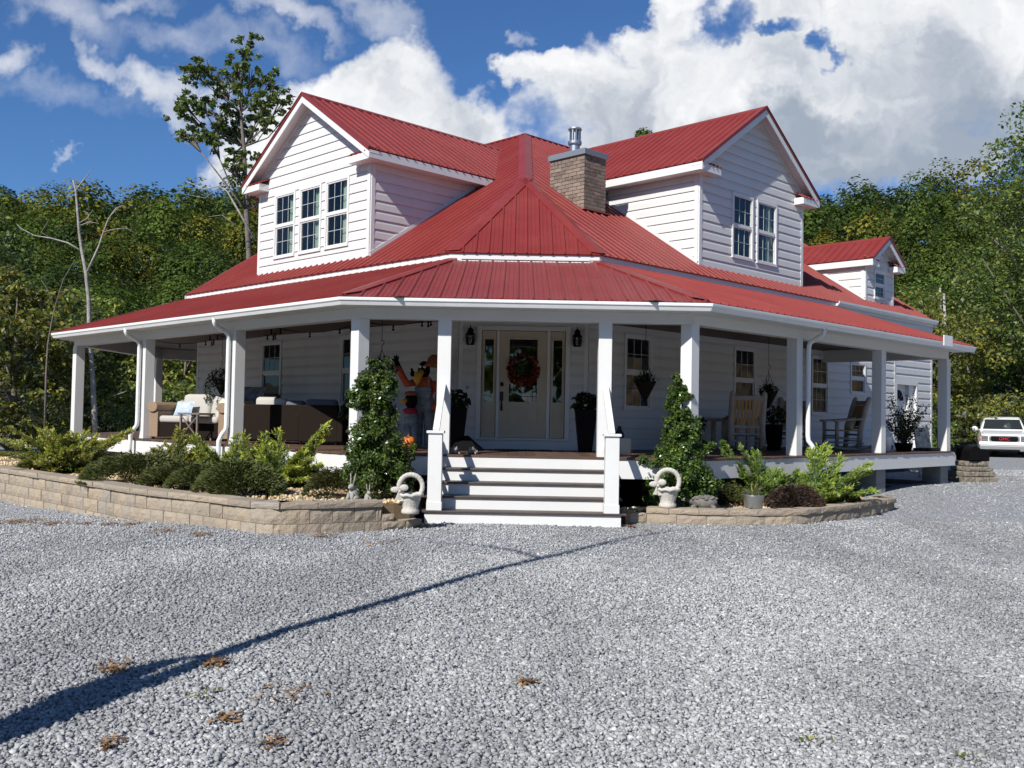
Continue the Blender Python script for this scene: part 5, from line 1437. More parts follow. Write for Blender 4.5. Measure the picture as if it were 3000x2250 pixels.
juniper('golden_juniper', (4.65, 1.0, .15), fan(34, .35, .7, 10, 60, 0, 360, 6) + [(40, 62, 1.2), (30, 50, 1.15), (5, 30, 1.2), (-5, 35, 1.25), (0, 12, 1.1), (100, 80, 1.0), (60, 70, 1.1)], 46, 'yellow-tipped juniper right of the metal bucket', tipcol=(.40, .46, .07)).__setitem__('group', GJ)
# --- low creeping shrubs
def mound(loc, rx, ry, h, seed, label, n=9000, mat=None, leaf=.03, name='creeping_shrub'):
    rs_ = np.random.RandomState(seed)
    a = rs_.uniform(0, 2 * np.pi, n); r = np.sqrt(rs_.uniform(0, 1, n)) * (1 + .12 * np.sin(a * 5 + seed) + .06 * np.sin(a * 11)); k = rs_.uniform(.55, 1.05, n)
    z = h * np.sqrt(np.clip(1 - r ** 2, 0, 1)) * k * (1 + .12 * np.sin(6 * a + r * 9)) + .02
    Pc = np.stack([rx * r * np.cos(a), ry * r * np.sin(a), z], 1)
    d = np.stack([np.cos(a), np.sin(a), np.full(n, .35)], 1) + rs_.normal(0, .35, (n, 3)); d /= np.linalg.norm(d, axis=1)[:, None]
    nn = np.cross(d, rs_.normal(0, 1, (n, 3))); nn /= np.linalg.norm(nn, axis=1)[:, None]
    L_ = leaf * 2.2 * rs_.uniform(.5, 1.4, (n, 1)); w_ = leaf * .32
    V = np.stack([Pc - nn * w_, Pc + d * L_ * .5 - nn * w_ * 1.3, Pc + d * L_, Pc + nn * w_], 1).reshape(-1, 3)
    ob = fast_mesh(name, V, np.arange(n)[:, None] * 4 + np.arange(4)[None], mat or M['low']); ob.location = loc
    tag(ob, label, 'bush', 'low shrubs along the beds'); return ob
mound((-6.05, .85, .30), .95, .6, .42, 51, 'reddish low spreading shrub behind the left wall, leftmost of its row', 12000)
mound((-5.05, .10, .30), .75, .55, .34, 52, 'low spreading shrub behind the left wall, second from the left', 10000)
mound((-4.55, -.45, .30), .62, .45, .36, 53, 'low spreading shrub behind the left wall, third from the left', 10000)
mound((-3.88, -1.22, .30), .62, .46, .44, 54, 'largest low dark mound shrub, nearest the bend of the left wall', 15000)
mound((-2.62, -1.0, .30), .42, .36, .36, 55, 'small rounded dark shrub left of the stone rabbit', 7000, leaf=.022)
mound((3.15, .55, .13), .42, .36, .36, 56, 'small dark green shrub between the stone turtle and the bucket', 7000, leaf=.022)
M['bronze_leaf'] = leaf_mat('reddish_black_twigs', [(0, (.025, .014, .012)), (.7, (.055, .03, .022)), (1, (.09, .05, .03))], trans=.1)
mound((4.15, .22, .13), .42, .32, .33, 57, 'reddish black wiry shrub right of the metal bucket', 9000, M['bronze_leaf'], .03)
mound((4.95, 1.2, .13), .48, .36, .36, 58, 'olive low shrub at the right end of the right bed', 9000, M['low'], .03)
mound((-8.9, 3.6, .25), .5, .4, .3, 59, 'small dark shrub under the far left juniper', 6000)
# pine-needle litter on the gravel
lit = leaf_mat('fallen_leaves_and_needles', [(0, (.13, .07, .03)), (.6, (.24, .13, .055)), (1, (.42, .28, .13))], trans=.1)
rs_ = np.random.RandomState(66); Ps = []
for (px, py, w_, n) in [(330, 1970, 42, 90), (630, 1955, 38, 110), (850, 2052, 90, 40), (50, 1500, 60, 300), (150, 1510, 50, 180), (250, 1515, 20, 60), (320, 1520, 20, 60), (390, 1525, 35, 120), (480, 1555, 45, 90), (590, 1570, 30, 90), (950, 1573, 50, 110),
                       (1235, 1545, 25, 120), (1130, 1590, 60, 60), (660, 2120, 40, 40), (320, 2190, 30, 40), (1540, 2010, 20, 30), (1900, 1560, 20, 20), (2500, 1500, 30, 20), (1850, 1545, 14, 60), (2790, 1412, 10, 30), (2700, 1425, 30, 50), (800, 2190, 50, 30)]:
    r = _f2 + _r3 * ((px - 1500) / 2866.7) - _u3 * ((py - 1125) / 2866.7); tt = -1.4894 / r.z; c = Vector((-.1202, -14.6977, 1.4894)) + r * tt
    s = w_ * r.y * tt / 2866.7
    q = rs_.normal(0, .5, (n, 2)) * np.array([s, s * 1.3]) + np.array([c.x, c.y]); Ps.append(q)
q = np.concatenate(Ps); n = len(q); z = gz(q[:, 0], q[:, 1]) + rs_.uniform(.02, .035, n); Pc = np.stack([q[:, 0], q[:, 1], z], 1)
a = rs_.uniform(0, 2 * np.pi, n); d = np.stack([np.cos(a), np.sin(a), rs_.normal(0, .15, n)], 1); nn = np.stack([-np.sin(a), np.cos(a), rs_.normal(0, .3, n)], 1)
L_ = rs_.uniform(.02, .07, (n, 1)); w_ = rs_.uniform(.002, .008, (n, 1))
V = np.stack([Pc - nn * w_, Pc + d * L_ - nn * w_, Pc + d * L_ + nn * w_, Pc + nn * w_], 1).reshape(-1, 3)
ob = fast_mesh('leaf_litter', V, np.arange(n)[:, None] * 4 + np.arange(4)[None], lit); tag(ob, 'scattered rusty pine needles and dry leaves on the gravel', 'litter', kind='stuff')
# tiny weeds
P = frustum_pts(900, 4.0, 7.5, 67); P = P[rs_.uniform(0, 1, len(P)) < .5]
cc = frustum_pts(5, 4.2, 7.0, 68); P = cc[rs_.randint(0, 5, 120)] + rs_.normal(0, .045, (120, 2))
V, F = leaf_quads(np.stack([P[:, 0], P[:, 1], gz(P[:, 0], P[:, 1]) + .025], 1), .022, rs_, .2)
ob = fast_mesh('weeds', V, F, M['leaf_b']); tag(ob, 'tiny green weeds poking through the gravel', 'weeds', kind='stuff')

# ================================================================== OBJECTS
M['wicker'] = pmat('tan_wicker', (.30, .21, .135), .7, var=(40, .8, (.17, .11, .07)), bump=(90, .8, .006))
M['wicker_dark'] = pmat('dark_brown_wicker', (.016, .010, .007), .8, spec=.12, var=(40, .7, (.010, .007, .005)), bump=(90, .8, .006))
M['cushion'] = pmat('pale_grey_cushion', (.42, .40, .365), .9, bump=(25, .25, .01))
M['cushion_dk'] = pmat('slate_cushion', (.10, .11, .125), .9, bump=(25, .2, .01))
M['log'] = pmat('weathered_log_wood', (.44, .375, .31), .8, var=(6, .7, (.29, .24, .195)), bump=(22, .5, .01))
M['slat'] = pmat('honey_wood_slats', (.52, .29, .11), .6, var=(5, .6, (.38, .20, .07)), bump=(20, .2, .005))
M['cast'] = pmat('white_cast_stone', (.52, .50, .46), .85, var=(12, .7, (.40, .36, .30)), bump=(45, .8, .012))
M['greystone'] = pmat('grey_cast_stone', (.34, .33, .30), .9, var=(14, .7, (.17, .16, .14)), bump=(45, .8, .01))
M['darkstone'] = pmat('dark_tortoise_stone', (.17, .16, .14), .9, var=(14, .7, (.07, .07, .065)), bump=(40, .8, .01))
M['pumpkin'] = pmat('orange_pumpkin', (.55, .15, .02), .5)
M['orange'] = pmat('orange_cloth', (.55, .11, .035), .9, var=(10, .8, (.34, .04, .02)))
M['denim'] = pmat('faded_grey_overalls', (.27, .30, .31), .9, var=(9, .8, (.09, .11, .125)), bump=(30, .2, .005))
M['yellow'] = pmat('yellow_beak', (.60, .30, .03), .6)
M['hat'] = pmat('straw_orange_hat', (.26, .12, .04), .85, var=(20, .8, (.30, .04, .02)), bump=(60, .5, .005))
M['white'] = pmat('gloss_white', (.75, .75, .75), .3)
M['rubber'] = pmat('black_rubber', (.015, .015, .016), .8)

# ---- wicker loveseat facing the camera
def arm_mb(x0, x1, y0, y1, h, r):
    mb = MB(); mb.box(x0 + .03, x1 - .03, y0 + .02, y1, .04, h - r)
    xm = (x0 + x1) / 2; mb.tube([(xm, y0 - .02, h - r * .2), (xm, y1, h - r * .2)], r + .02, 14, squash=(1.15, .85))
    return mb
def feet(mb, pts):
    for x, y in pts: mb.box(x - .025, x + .025, y - .025, y + .025, 0, .05)
    return mb
fa = math.atan2(-.43, .9)
ls = empty('loveseat', (-6.42, 4.95, ZF), fa, 'tan wicker loveseat with rolled arms and pale cushions between the left porch posts', 'loveseat')
mb = MB(); mb.box(-.78, .78, -.36, .38, .05, .33); feet(mb, [(-.95, -.35), (.95, -.35), (-.95, .38), (.95, .38)]); mb.build('seat_frame', M['wicker_dark'], ls, bevel=.01)  # darker wicker than the arms puts the seat front's shade into its colour
mb = MB(); mb.box(-1.0, 1.0, .36, .46, .05, .80); mb.build('back', M['wicker'], ls, bevel=.03)
for sx in (-1, 1):
    a, b = sorted((sx * .76, sx * 1.06)); arm_mb(a, b, -.42, .42, .66, .10).build('arm', M['wicker'], ls, smooth=False, bevel=.01)
for sx in (-1, 1):
    mb = MB(); a, b = sorted((sx * .01, sx * .76)); mb.box(a, b, -.40, .3, .33, .47); mb.build('seat_cushion', M['cushion'], ls, bevel=.045, smooth=True)
mb = MB(); mb.box(-.74, .0, .12, .36, .47, .95, Matrix.Rotation(-.12, 4, 'X')); mb.build('back_cushion', M['cushion'], ls, bevel=.08, smooth=True)
mb = MB(); mb.box(.02, .74, .10, .34, .47, .93, Matrix.Rotation(-.14, 4, 'X')); mb.build('back_cushion', M['cushion'], ls, bevel=.08, smooth=True)
def pillow(name, loc, rz_, tilt, w_, h_, mat, label):
    mb = MB(); N = 8; vs = []; fs = []
    for side in (-1, 1):
        for i in range(N + 1):
            for j in range(N + 1):
                u, v_ = i / N * 2 - 1, j / N * 2 - 1; th = .075 * (1 - u ** 4) * (1 - v_ ** 4)
                k = 1 - .06 * (1 - abs(u)) * abs(v_) ; vs.append((u * w_ / 2 * (1 - .07 * (1 - v_ * v_)), side * th, v_ * h_ / 2 * (1 - .07 * (1 - u * u))))
    K = (N + 1) ** 2
    for sd in (0, 1):
        for i in range(N):
            for j in range(N):
                a = sd * K + i * (N + 1) + j; fs.append((a, a + 1, a + N + 2, a + N + 1))
    mb.add(vs, fs); o = mb.build(name, mat, None, smooth=True, fix=False, label=label, cat='pillow'); o.location = loc; o.rotation_euler = (tilt, 0, rz_); return o
M['blue'] = pmat('pale_blue_print', (.30, .40, .55), .9, var=(14, .8, (.62, .66, .70)))
M['floral'] = pmat('cream_floral', (.62, .58, .42), .9, var=(12, .8, (.45, .44, .34)))
M['bird'] = pmat('grey_print', (.22, .23, .24), .9, var=(9, .9, (.05, .06, .07)))
Mls = Matrix.Translation((-6.42, 4.95, ZF)) @ Matrix.Rotation(fa, 4, 'Z')
pillow('throw_pillow', Mls @ Vector((-.5, .02, .62)), fa, -.35, .48, .32, M['blue'], 'pale blue patterned pillow on the left of the loveseat')
pillow('throw_pillow', Mls @ Vector((.58, .0, .64)), fa - .2, -.3, .40, .40, M['floral'], 'cream floral pillow against the right arm of the loveseat')
pillow('throw_pillow', Mls @ Vector((.75, .62, .92)), fa, -.3, .62, .36, M['bird'], 'grey patterned pillow on the chair behind the loveseat')
# dark chair behind the loveseat
dc = empty('wicker_armchair', (-5.55, 5.9, ZF), fa, 'dark cushioned wicker armchair behind the loveseat', 'armchair')
mb = MB(); mb.box(-.42, .42, -.35, .35, .05, .4); feet(mb, [(-.4, -.3), (.4, -.3), (-.4, .3), (.4, .3)]); mb.build('seat', M['wicker_dark'], dc, bevel=.02)
mb = MB(); mb.box(-.42, .42, .25, .38, .4, .88); mb.build('back', M['wicker_dark'], dc, bevel=.03)
mb = MB(); mb.box(-.4, .4, .1, .26, .45, .97); mb.build('back_cushion', M['cushion_dk'], dc, bevel=.05, smooth=True)
for sx in (-1, 1): mb = MB(); a, b = sorted((sx * .40, sx * .5)); mb.box(a, b, -.35, .36, .05, .62); mb.build('arm', M['wicker_dark'], dc, bevel=.03)
# small X-frame side table in front of the loveseat
stb = empty('side_table', (-6.33, 4.33, ZF), fa, 'small grey metal side table with crossed legs in front of the loveseat', 'table')
M['taupe'] = pmat('taupe_metal', (.17, .14, .115), .5)
mb = MB(); mb.box(-.27, .27, -.22, .22, .50, .535); mb.build('table_top', M['taupe'], stb, bevel=.005)
for sx in (-1, 1):
    for sy in (-1, 1): mb = MB(); mb.box(sx * .21 - .018, sx * .21 + .018, sy * .19 - .018, sy * .19 + .018, 0, .50); mb.build('leg', M['taupe'], stb)
mb = MB()
for sy in (-1, 1): mb.bar((-.2, sy * .19, .08), (.2, sy * .19, .47), .015, .02); mb.bar((-.2, sy * .19, .47), (.2, sy * .19, .08), .014, .019)
mb.build('cross_brace', M['taupe'], stb)
# ---- sofa and armchair seen from behind, in shade
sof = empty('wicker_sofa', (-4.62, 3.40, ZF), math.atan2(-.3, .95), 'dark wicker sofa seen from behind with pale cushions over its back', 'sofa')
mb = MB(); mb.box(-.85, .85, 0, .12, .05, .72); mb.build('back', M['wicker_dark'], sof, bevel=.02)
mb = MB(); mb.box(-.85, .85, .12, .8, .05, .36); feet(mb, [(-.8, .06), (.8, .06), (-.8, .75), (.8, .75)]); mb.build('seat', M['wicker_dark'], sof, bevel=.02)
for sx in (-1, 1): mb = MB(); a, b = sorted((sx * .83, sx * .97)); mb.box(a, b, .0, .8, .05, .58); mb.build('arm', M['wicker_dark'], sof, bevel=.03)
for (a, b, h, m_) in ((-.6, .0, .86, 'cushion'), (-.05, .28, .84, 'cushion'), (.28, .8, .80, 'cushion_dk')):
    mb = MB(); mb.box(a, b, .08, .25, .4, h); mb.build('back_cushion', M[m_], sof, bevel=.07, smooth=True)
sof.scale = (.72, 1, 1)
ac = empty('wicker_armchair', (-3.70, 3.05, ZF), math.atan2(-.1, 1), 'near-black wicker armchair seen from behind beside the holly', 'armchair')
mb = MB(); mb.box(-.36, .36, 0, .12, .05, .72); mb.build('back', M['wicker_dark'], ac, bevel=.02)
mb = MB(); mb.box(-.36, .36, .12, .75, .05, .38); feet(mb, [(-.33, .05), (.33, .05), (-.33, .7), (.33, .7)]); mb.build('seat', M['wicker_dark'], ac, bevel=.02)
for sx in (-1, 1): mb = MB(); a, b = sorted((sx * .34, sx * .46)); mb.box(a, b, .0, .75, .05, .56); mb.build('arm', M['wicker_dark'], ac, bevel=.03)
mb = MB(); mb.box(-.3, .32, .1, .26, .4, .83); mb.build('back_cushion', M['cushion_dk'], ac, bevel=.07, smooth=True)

# ---- plants
def leafy(parent, C0, r, n, size, mat, seed, name='foliage', sq=(1, 1, .8), up=.3):
    rs_ = np.random.RandomState(seed); d = rs_.normal(0, 1, (n, 3)); d /= np.linalg.norm(d, axis=1)[:, None]
    P = np.array(C0) + d * rs_.uniform(.3, 1, (n, 1)) ** .6 * r * np.array(sq); V, F = leaf_quads(P, size, rs_, up, .6, outward=d * .5)
    o = fast_mesh(name, V, F, mat); o.parent = parent; return o
def grassy(parent, C0, n, L, mat, seed, droop=1.0, name='foliage', w_=.008, spread=1.0):
    rs_ = np.random.RandomState(seed); K = 6; Vs, Fs = [], []; nb = 0
    for i in range(n):
        a = rs_.uniform(0, 2 * np.pi); l = L * rs_.uniform(.6, 1.2); s = rs_.uniform(.35, 1) * spread
        f = np.linspace(0, 1, K); x = l * f * s; z = l * (f * (1.15 - .4 * s) - droop * f ** 2 * s * .95)
        c = np.stack([np.cos(a) * x, np.sin(a) * x, z], 1) + np.array(C0) + rs_.normal(0, .02, 3)
        side = np.array([-np.sin(a), np.cos(a), 0])[None] * (w_ * (1 - .8 * f))[:, None]
        V = np.concatenate([c - side, c + side]); Vs.append(V)
        Fs.append(np.array([[k, k + 1, K + k + 1, K + k] for k in range(K - 1)]) + nb); nb += 2 * K
    o = fast_mesh(name, np.concatenate(Vs), np.concatenate(Fs), mat); o.parent = parent; return o
# begonia in a tall stand and grass in a white pot beside the armchair
pp = empty('potted_plant', (-3.0, 3.0, ZF), 0, 'dark broad-leaved plant beside the near-black armchair', 'plant')
mb = MB(); mb.lathe([(.13, 0), (.17, .35), (.18, .36), (.15, .34)], 18); mb.build('pot', M['black'], pp, smooth=True)
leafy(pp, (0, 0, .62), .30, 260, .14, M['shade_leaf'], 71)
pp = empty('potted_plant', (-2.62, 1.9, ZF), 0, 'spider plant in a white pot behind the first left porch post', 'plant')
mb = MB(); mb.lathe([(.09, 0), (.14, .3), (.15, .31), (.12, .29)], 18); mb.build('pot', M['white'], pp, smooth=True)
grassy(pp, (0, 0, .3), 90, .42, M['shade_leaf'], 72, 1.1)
# ---- hanging baskets
def basket(loc, hook, label, seed, trail=False, cone=True, r=.19, ztop=3.18):
    t = empty('hanging_basket', loc, 0, label, 'hanging plant', 'hanging baskets under the porch ceiling')
    mb = MB()
    if cone: mb.lathe([(.01, -.30), (.06, -.22), (.12, -.1), (.17, 0), (.175, .02), (.15, .0)], 18)
    else: mb.lathe([(.06, -.2), (.14, -.16), (.18, -.04), (.18, .0), (.15, -.02)], 18)
    mb.build('basket', M['wicker_dark'], t, smooth=True)
    mb = MB()
    for k in range(3):
        a = 2 * math.pi * k / 3 + .3; mb.tube([(.17 * math.cos(a), .17 * math.sin(a), 0), (0, 0, .36)], .004, 4)
    mb.tube([(0, 0, .36), (0, 0, .42), (.035, 0, .46), (.03, 0, .50), (0, 0, .51), (-.01, 0, .49)], .006, 5)
    mb.tube([(0, 0, .5), (0, 0, ztop - loc[2])], .0045, 4); mb.build('hanger', M['bronze'], t)
    if trail:
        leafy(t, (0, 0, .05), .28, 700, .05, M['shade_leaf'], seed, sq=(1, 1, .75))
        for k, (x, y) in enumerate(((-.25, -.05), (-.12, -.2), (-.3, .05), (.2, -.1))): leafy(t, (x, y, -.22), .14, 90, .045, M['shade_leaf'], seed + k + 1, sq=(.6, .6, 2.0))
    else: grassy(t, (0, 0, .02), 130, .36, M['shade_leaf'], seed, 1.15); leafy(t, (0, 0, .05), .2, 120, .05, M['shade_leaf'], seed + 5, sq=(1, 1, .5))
    return t
p = LP(6.15, 1.05, 2.10); basket(tuple(p), 0, 'trailing fern basket hanging above the loveseat', 81, True, ztop=3.18)
p = LP(.45, .75, 2.15); basket(tuple(p), 0, 'hanging basket partly hidden behind the large holly', 82, True, r=.22)
p = RP(.22, 1.0, 2.06); basket(tuple(p), 0, 'cone basket hanging in front of the window right of the door', 83)
p = RP(3.95, 1.0, 2.02); basket(tuple(p), 0, 'cone basket hanging above the slatted rocking chair', 84)
# ---- tall black planters either side of the door
for (x, y, lab, sd) in ((-1.12, 1.75, 'tall tapered black planter left of the front door', 85), (1.07, 1.95, 'tall tapered black planter right of the front door', 86)):
    t = empty('tall_planter', (x, y, ZF), 0, lab, 'planter', 'pair of tall black planters by the door')
    mb = MB(); w0, w1, h = .11, .185, .72
    mb.add([(-w0, -w0, 0), (w0, -w0, 0), (w0, w0, 0), (-w0, w0, 0), (-w1, -w1, h), (w1, -w1, h), (w1, w1, h), (-w1, w1, h), (-w1 + .02, -w1 + .02, h), (w1 - .02, -w1 + .02, h), (w1 - .02, w1 - .02, h), (-w1 + .02, w1 - .02, h),
            (-w1 + .03, -w1 + .03, h - .05), (w1 - .03, -w1 + .03, h - .05), (w1 - .03, w1 - .03, h - .05), (-w1 + .03, w1 - .03, h - .05)],
           [(3, 2, 1, 0), (0, 1, 5, 4), (1, 2, 6, 5), (2, 3, 7, 6), (3, 0, 4, 7), (4, 5, 9, 8), (5, 6, 10, 9), (6, 7, 11, 10), (7, 4, 8, 11), (8, 9, 13, 12), (9, 10, 14, 13), (10, 11, 15, 14), (11, 8, 12, 15), (12, 13, 14, 15)])
    mb.build('planter_box', M['black'], t, bevel=.006)
    leafy(t, (0, 0, .84), .24, 150, .12, M['shade_leaf'], sd, sq=(1, 1, .75))
# ---- wreath
wr = empty('wreath', (0.0, DW - .075, 2.34), 0, 'autumn wreath of orange and red leaves hanging on the front door', 'wreath')
M['fall'] = leaf_mat('autumn_wreath_leaves', [(0, (.05, .012, .008)), (.4, (.16, .025, .012)), (.75, (.30, .07, .015)), (1, (.36, .20, .04))], trans=.2)
rs_ = np.random.RandomState(87); n = 900; a = rs_.uniform(0, 2 * np.pi, n); keep_ = rs_.uniform(0, 1, n) < (.22 + .78 * (np.sin(a) < .1)); a = a[keep_]; n = len(a)
th = rs_.uniform(0, 2 * np.pi, n); rr = rs_.uniform(.3, 1, n) * (.055 + .05 * np.clip(-np.sin(a), 0, 1))
P = np.stack([(.235 + rr * np.cos(th)) * np.cos(a), -.02 - np.abs(rr * np.sin(th)) * .8, (.235 + rr * np.cos(th)) * np.sin(a)], 1)
V, F = leaf_quads(P, .055, rs_, 0, .7, outward=np.array([[0, -1.2, 0]])); o = fast_mesh('leaves', V, F, M['fall']); o.parent = wr
mb = MB(); mb.tube([(.235 * math.cos(t_), 0, .235 * math.sin(t_)) for t_ in [k * math.pi / 12 for k in range(25)]], .02, 6); mb.build('wreath_ring', M['bark'], wr)
# ---- doormat
mb = MB(); mb.box(-.48, .50, 1.75, 2.22, ZF + .002, ZF + .018); mb.build('doormat', M['rubber'], None, bevel=.004, label='black doormat in front of the entrance door', cat='doormat')
# ---- black folded shape and two stone frogs left of the door
mb = MB(); mb.add([(-1.2, 1.35, ZF), (-.72, 1.35, ZF), (-.62, 1.75, ZF), (-1.15, 1.8, ZF), (-.90, 1.6, ZF + .25), (-1.05, 1.7, ZF + .24)], [(0, 1, 4), (1, 2, 4), (2, 5, 4), (2, 3, 5), (3, 0, 5), (0, 4, 5), (0, 3, 2, 1)])
mb.build('black_tarp', M['black'], None, label='angular black folded cover on the deck left of the doormat', cat='cover')
def frog(loc, rz_, label):
    mb = MB(); mb.ball((0, 0, .045), (.06, .075, .045), 14, 8); mb.ball((0, -.06, .07), (.045, .04, .032), 12, 8)
    for sx in (-1, 1): mb.ball((sx * .022, -.07, .1), .013, 8, 6); mb.ball((sx * .055, .03, .03), (.025, .05, .03), 10, 6); mb.tube([(sx * .045, -.04, .04), (sx * .06, -.07, .015), (sx * .07, -.1, .008)], [.014, .01, .006], 6)
    o = mb.build('frog_figurine', M['greystone'], None, smooth=True, label=label, cat='figurine', group='stone frogs on the deck edge'); o.location = loc; o.rotation_euler = (0, 0, rz_)
frog((-1.04, .12, ZF), .3, 'little stone frog nearer the left handrail'); frog((-.76, .12, ZF), -.2, 'little stone frog farther from the left handrail')
# ---- crock with dark jug, right of the right newel
cr = empty('crock', (1.55, .55, ZF), 0, 'cream stoneware crock behind the right newel post', 'crock')
mb = MB(); mb.lathe([(.12, 0), (.135, .04), (.135, .26), (.125, .28), (.105, .28), (.105, .24)], 22); mb.build('crock_body', pmat('cream_stoneware', (.55, .50, .40), .5), cr, smooth=True)
mb = MB(); mb.lathe([(.07, 0), (.08, .03), (.075, .1), (.03, .18), (.028, .21), (.035, .22)], 18, Matrix.Translation((1.50, .55, ZF + .24))); mb.build('jug', M['bronze'], None, smooth=True, label='dark jug standing in the cream crock', cat='jug')
# ---- crow scarecrows (flat painted cut-outs with padded relief)
def cutout(mb, pts, y0, y1, M4=None):
    n = len(pts); mb.add([(x, y0, z) for x, z in pts] + [(x, y1, z) for x, z in pts], [tuple(range(n)), tuple(reversed(range(n, 2 * n)))] + [(i, (i + 1) % n, (i + 1) % n + n, i + n) for i in range(n)], M4)
sc = empty('crow_scarecrow', (-1.74, 2.42, ZF), -.15, 'tall waving crow scarecrow in orange shirt and grey overalls', 'scarecrow')
mb = MB(); mb.ball((0, 0, 1.36), (.11, .09, .16), 16, 12); mb.build('head', M['black'], sc, smooth=True)
mb = MB(); mb.tube([(-.02, -.07, 1.33), (-.06, -.16, 1.27), (-.07, -.20, 1.17), (-.06, -.2, 1.10)], [.05, .075, .065, .02], 12); mb.build('beak', M['yellow'], sc, smooth=True)
mb = MB()
for x in (-.05, .03): mb.ball((x, -.085, 1.42), (.028, .02, .03), 10, 8)
mb.build('eye', M['white'], sc, smooth=True)
mb = MB(); mb.lathe([(.20, 1.42), (.13, 1.50), (.12, 1.58), (.06, 1.64), (.01, 1.65)], 20, Matrix.Rotation(.12, 4, 'Y'), ripple=lambda t, z: 1 + .05 * math.sin(5 * t)); mb.build('hat', M['hat'], sc, smooth=True)
mb = MB(); mb.ball((.02, 0, 1.04), (.175, .10, .24), 16, 12)
mb.tube([(-.14, 0, 1.15), (-.30, -.02, 1.12), (-.40, -.03, 1.28), (-.46, -.03, 1.42)], [.065, .068, .058, .055], 12)
mb.tube([(.16, 0, 1.15), (.28, -.02, .98), (.26, -.06, .78), (.20, -.08, .66)], [.065, .06, .055, .05], 12); mb.build('shirt', M['orange'], sc, smooth=True)
mb = MB(); mb.tube([(-.46, -.03, 1.42), (-.49, -.03, 1.5)], [.05, .045], 8)
for dx, dz in ((-.1, .06), (-.05, .11), (.0, .13), (.04, .1)): mb.tube([(-.49, -.03, 1.5), (-.49 + dx * .5, -.03, 1.5 + dz * .6), (-.49 + dx, -.03, 1.5 + dz)], [.026, .022, .008], 6)
mb.build('wing_hand', M['black'], sc, smooth=True)
mb = MB(); mb.box(-.13, .15, -.125, -.02, .86, 1.06); mb.ball((.01, 0, .80), (.19, .12, .18), 16, 10)
for sx, x0 in ((-1, -.085), (1, .105)): mb.tube([(x0, 0, .78), (x0 + sx * .01, 0, .4), (x0 + sx * .02, 0, .04)], [.105, .10, .105], 12)
for x in (-.1, .12): mb.bar((x, -.115, 1.05), (x * .9, -.09, 1.24), .03, .015)
mb.build('overalls', M['denim'], sc, smooth=False, bevel=.01)
mb = MB(); mb.ball((-.20, -.02, 1.30), (.04, .035, .06), 10, 8); mb.ball((-.21, -.04, 1.37), .025, 8, 6); mb.build('small_crow', M['black'], sc, smooth=True)
s2 = empty('crow_scarecrow', (-1.93, 2.2, ZF), .2, 'short crow scarecrow with yellow beak standing in front of the tall one', 'scarecrow')
mb = MB(); mb.ball((0, 0, .82), (.11, .1, .15), 16, 12); mb.build('head', M['black'], s2, smooth=True)
mb = MB(); mb.tube([(-.08, -.03, .82), (-.15, -.05, .80), (-.20, -.05, .78)], [.045, .035, .008], 10); mb.build('beak', M['yellow'], s2, smooth=True)
mb = MB(); mb.ball((.0, 0, .94), (.12, .1, .05), 14, 8); mb.build('hat', M['hat'], s2, smooth=True)
mb = MB(); mb.ball((-.01, 0, .64), (.13, .1, .07), 14, 8); mb.build('scarf', pmat('magenta_scarf', (.35, .02, .05), .9), s2, smooth=True)
mb = MB(); mb.ball((0, 0, .5), (.12, .08, .16), 14, 10); mb.tube([(-.05, 0, .42), (-.06, 0, .02)], [.07, .065], 10); mb.tube([(.06, 0, .42), (.07, 0, .02)], [.07, .065], 10); mb.build('overalls', M['denim'], s2, smooth=True)
# ---- pumpkin
pk = empty('pumpkin', (-1.92, 1.75, ZF), 0, 'orange pumpkin at the feet of the crow scarecrows', 'pumpkin')
mb = MB(); mb.lathe([(.02, .02), (.09, .0), (.125, .06), (.13, .12), (.11, .19), (.05, .215), (.015, .2)], 40, ripple=lambda t, z: 1 - .06 * abs(math.sin(5 * t))); mb.build('shell', M['pumpkin'], pk, smooth=True)
mb = MB(); mb.tube([(0, 0, .19), (.01, 0, .25), (.03, 0, .28)], [.022, .016, .018], 7); mb.build('stalk', M['bark'], pk)
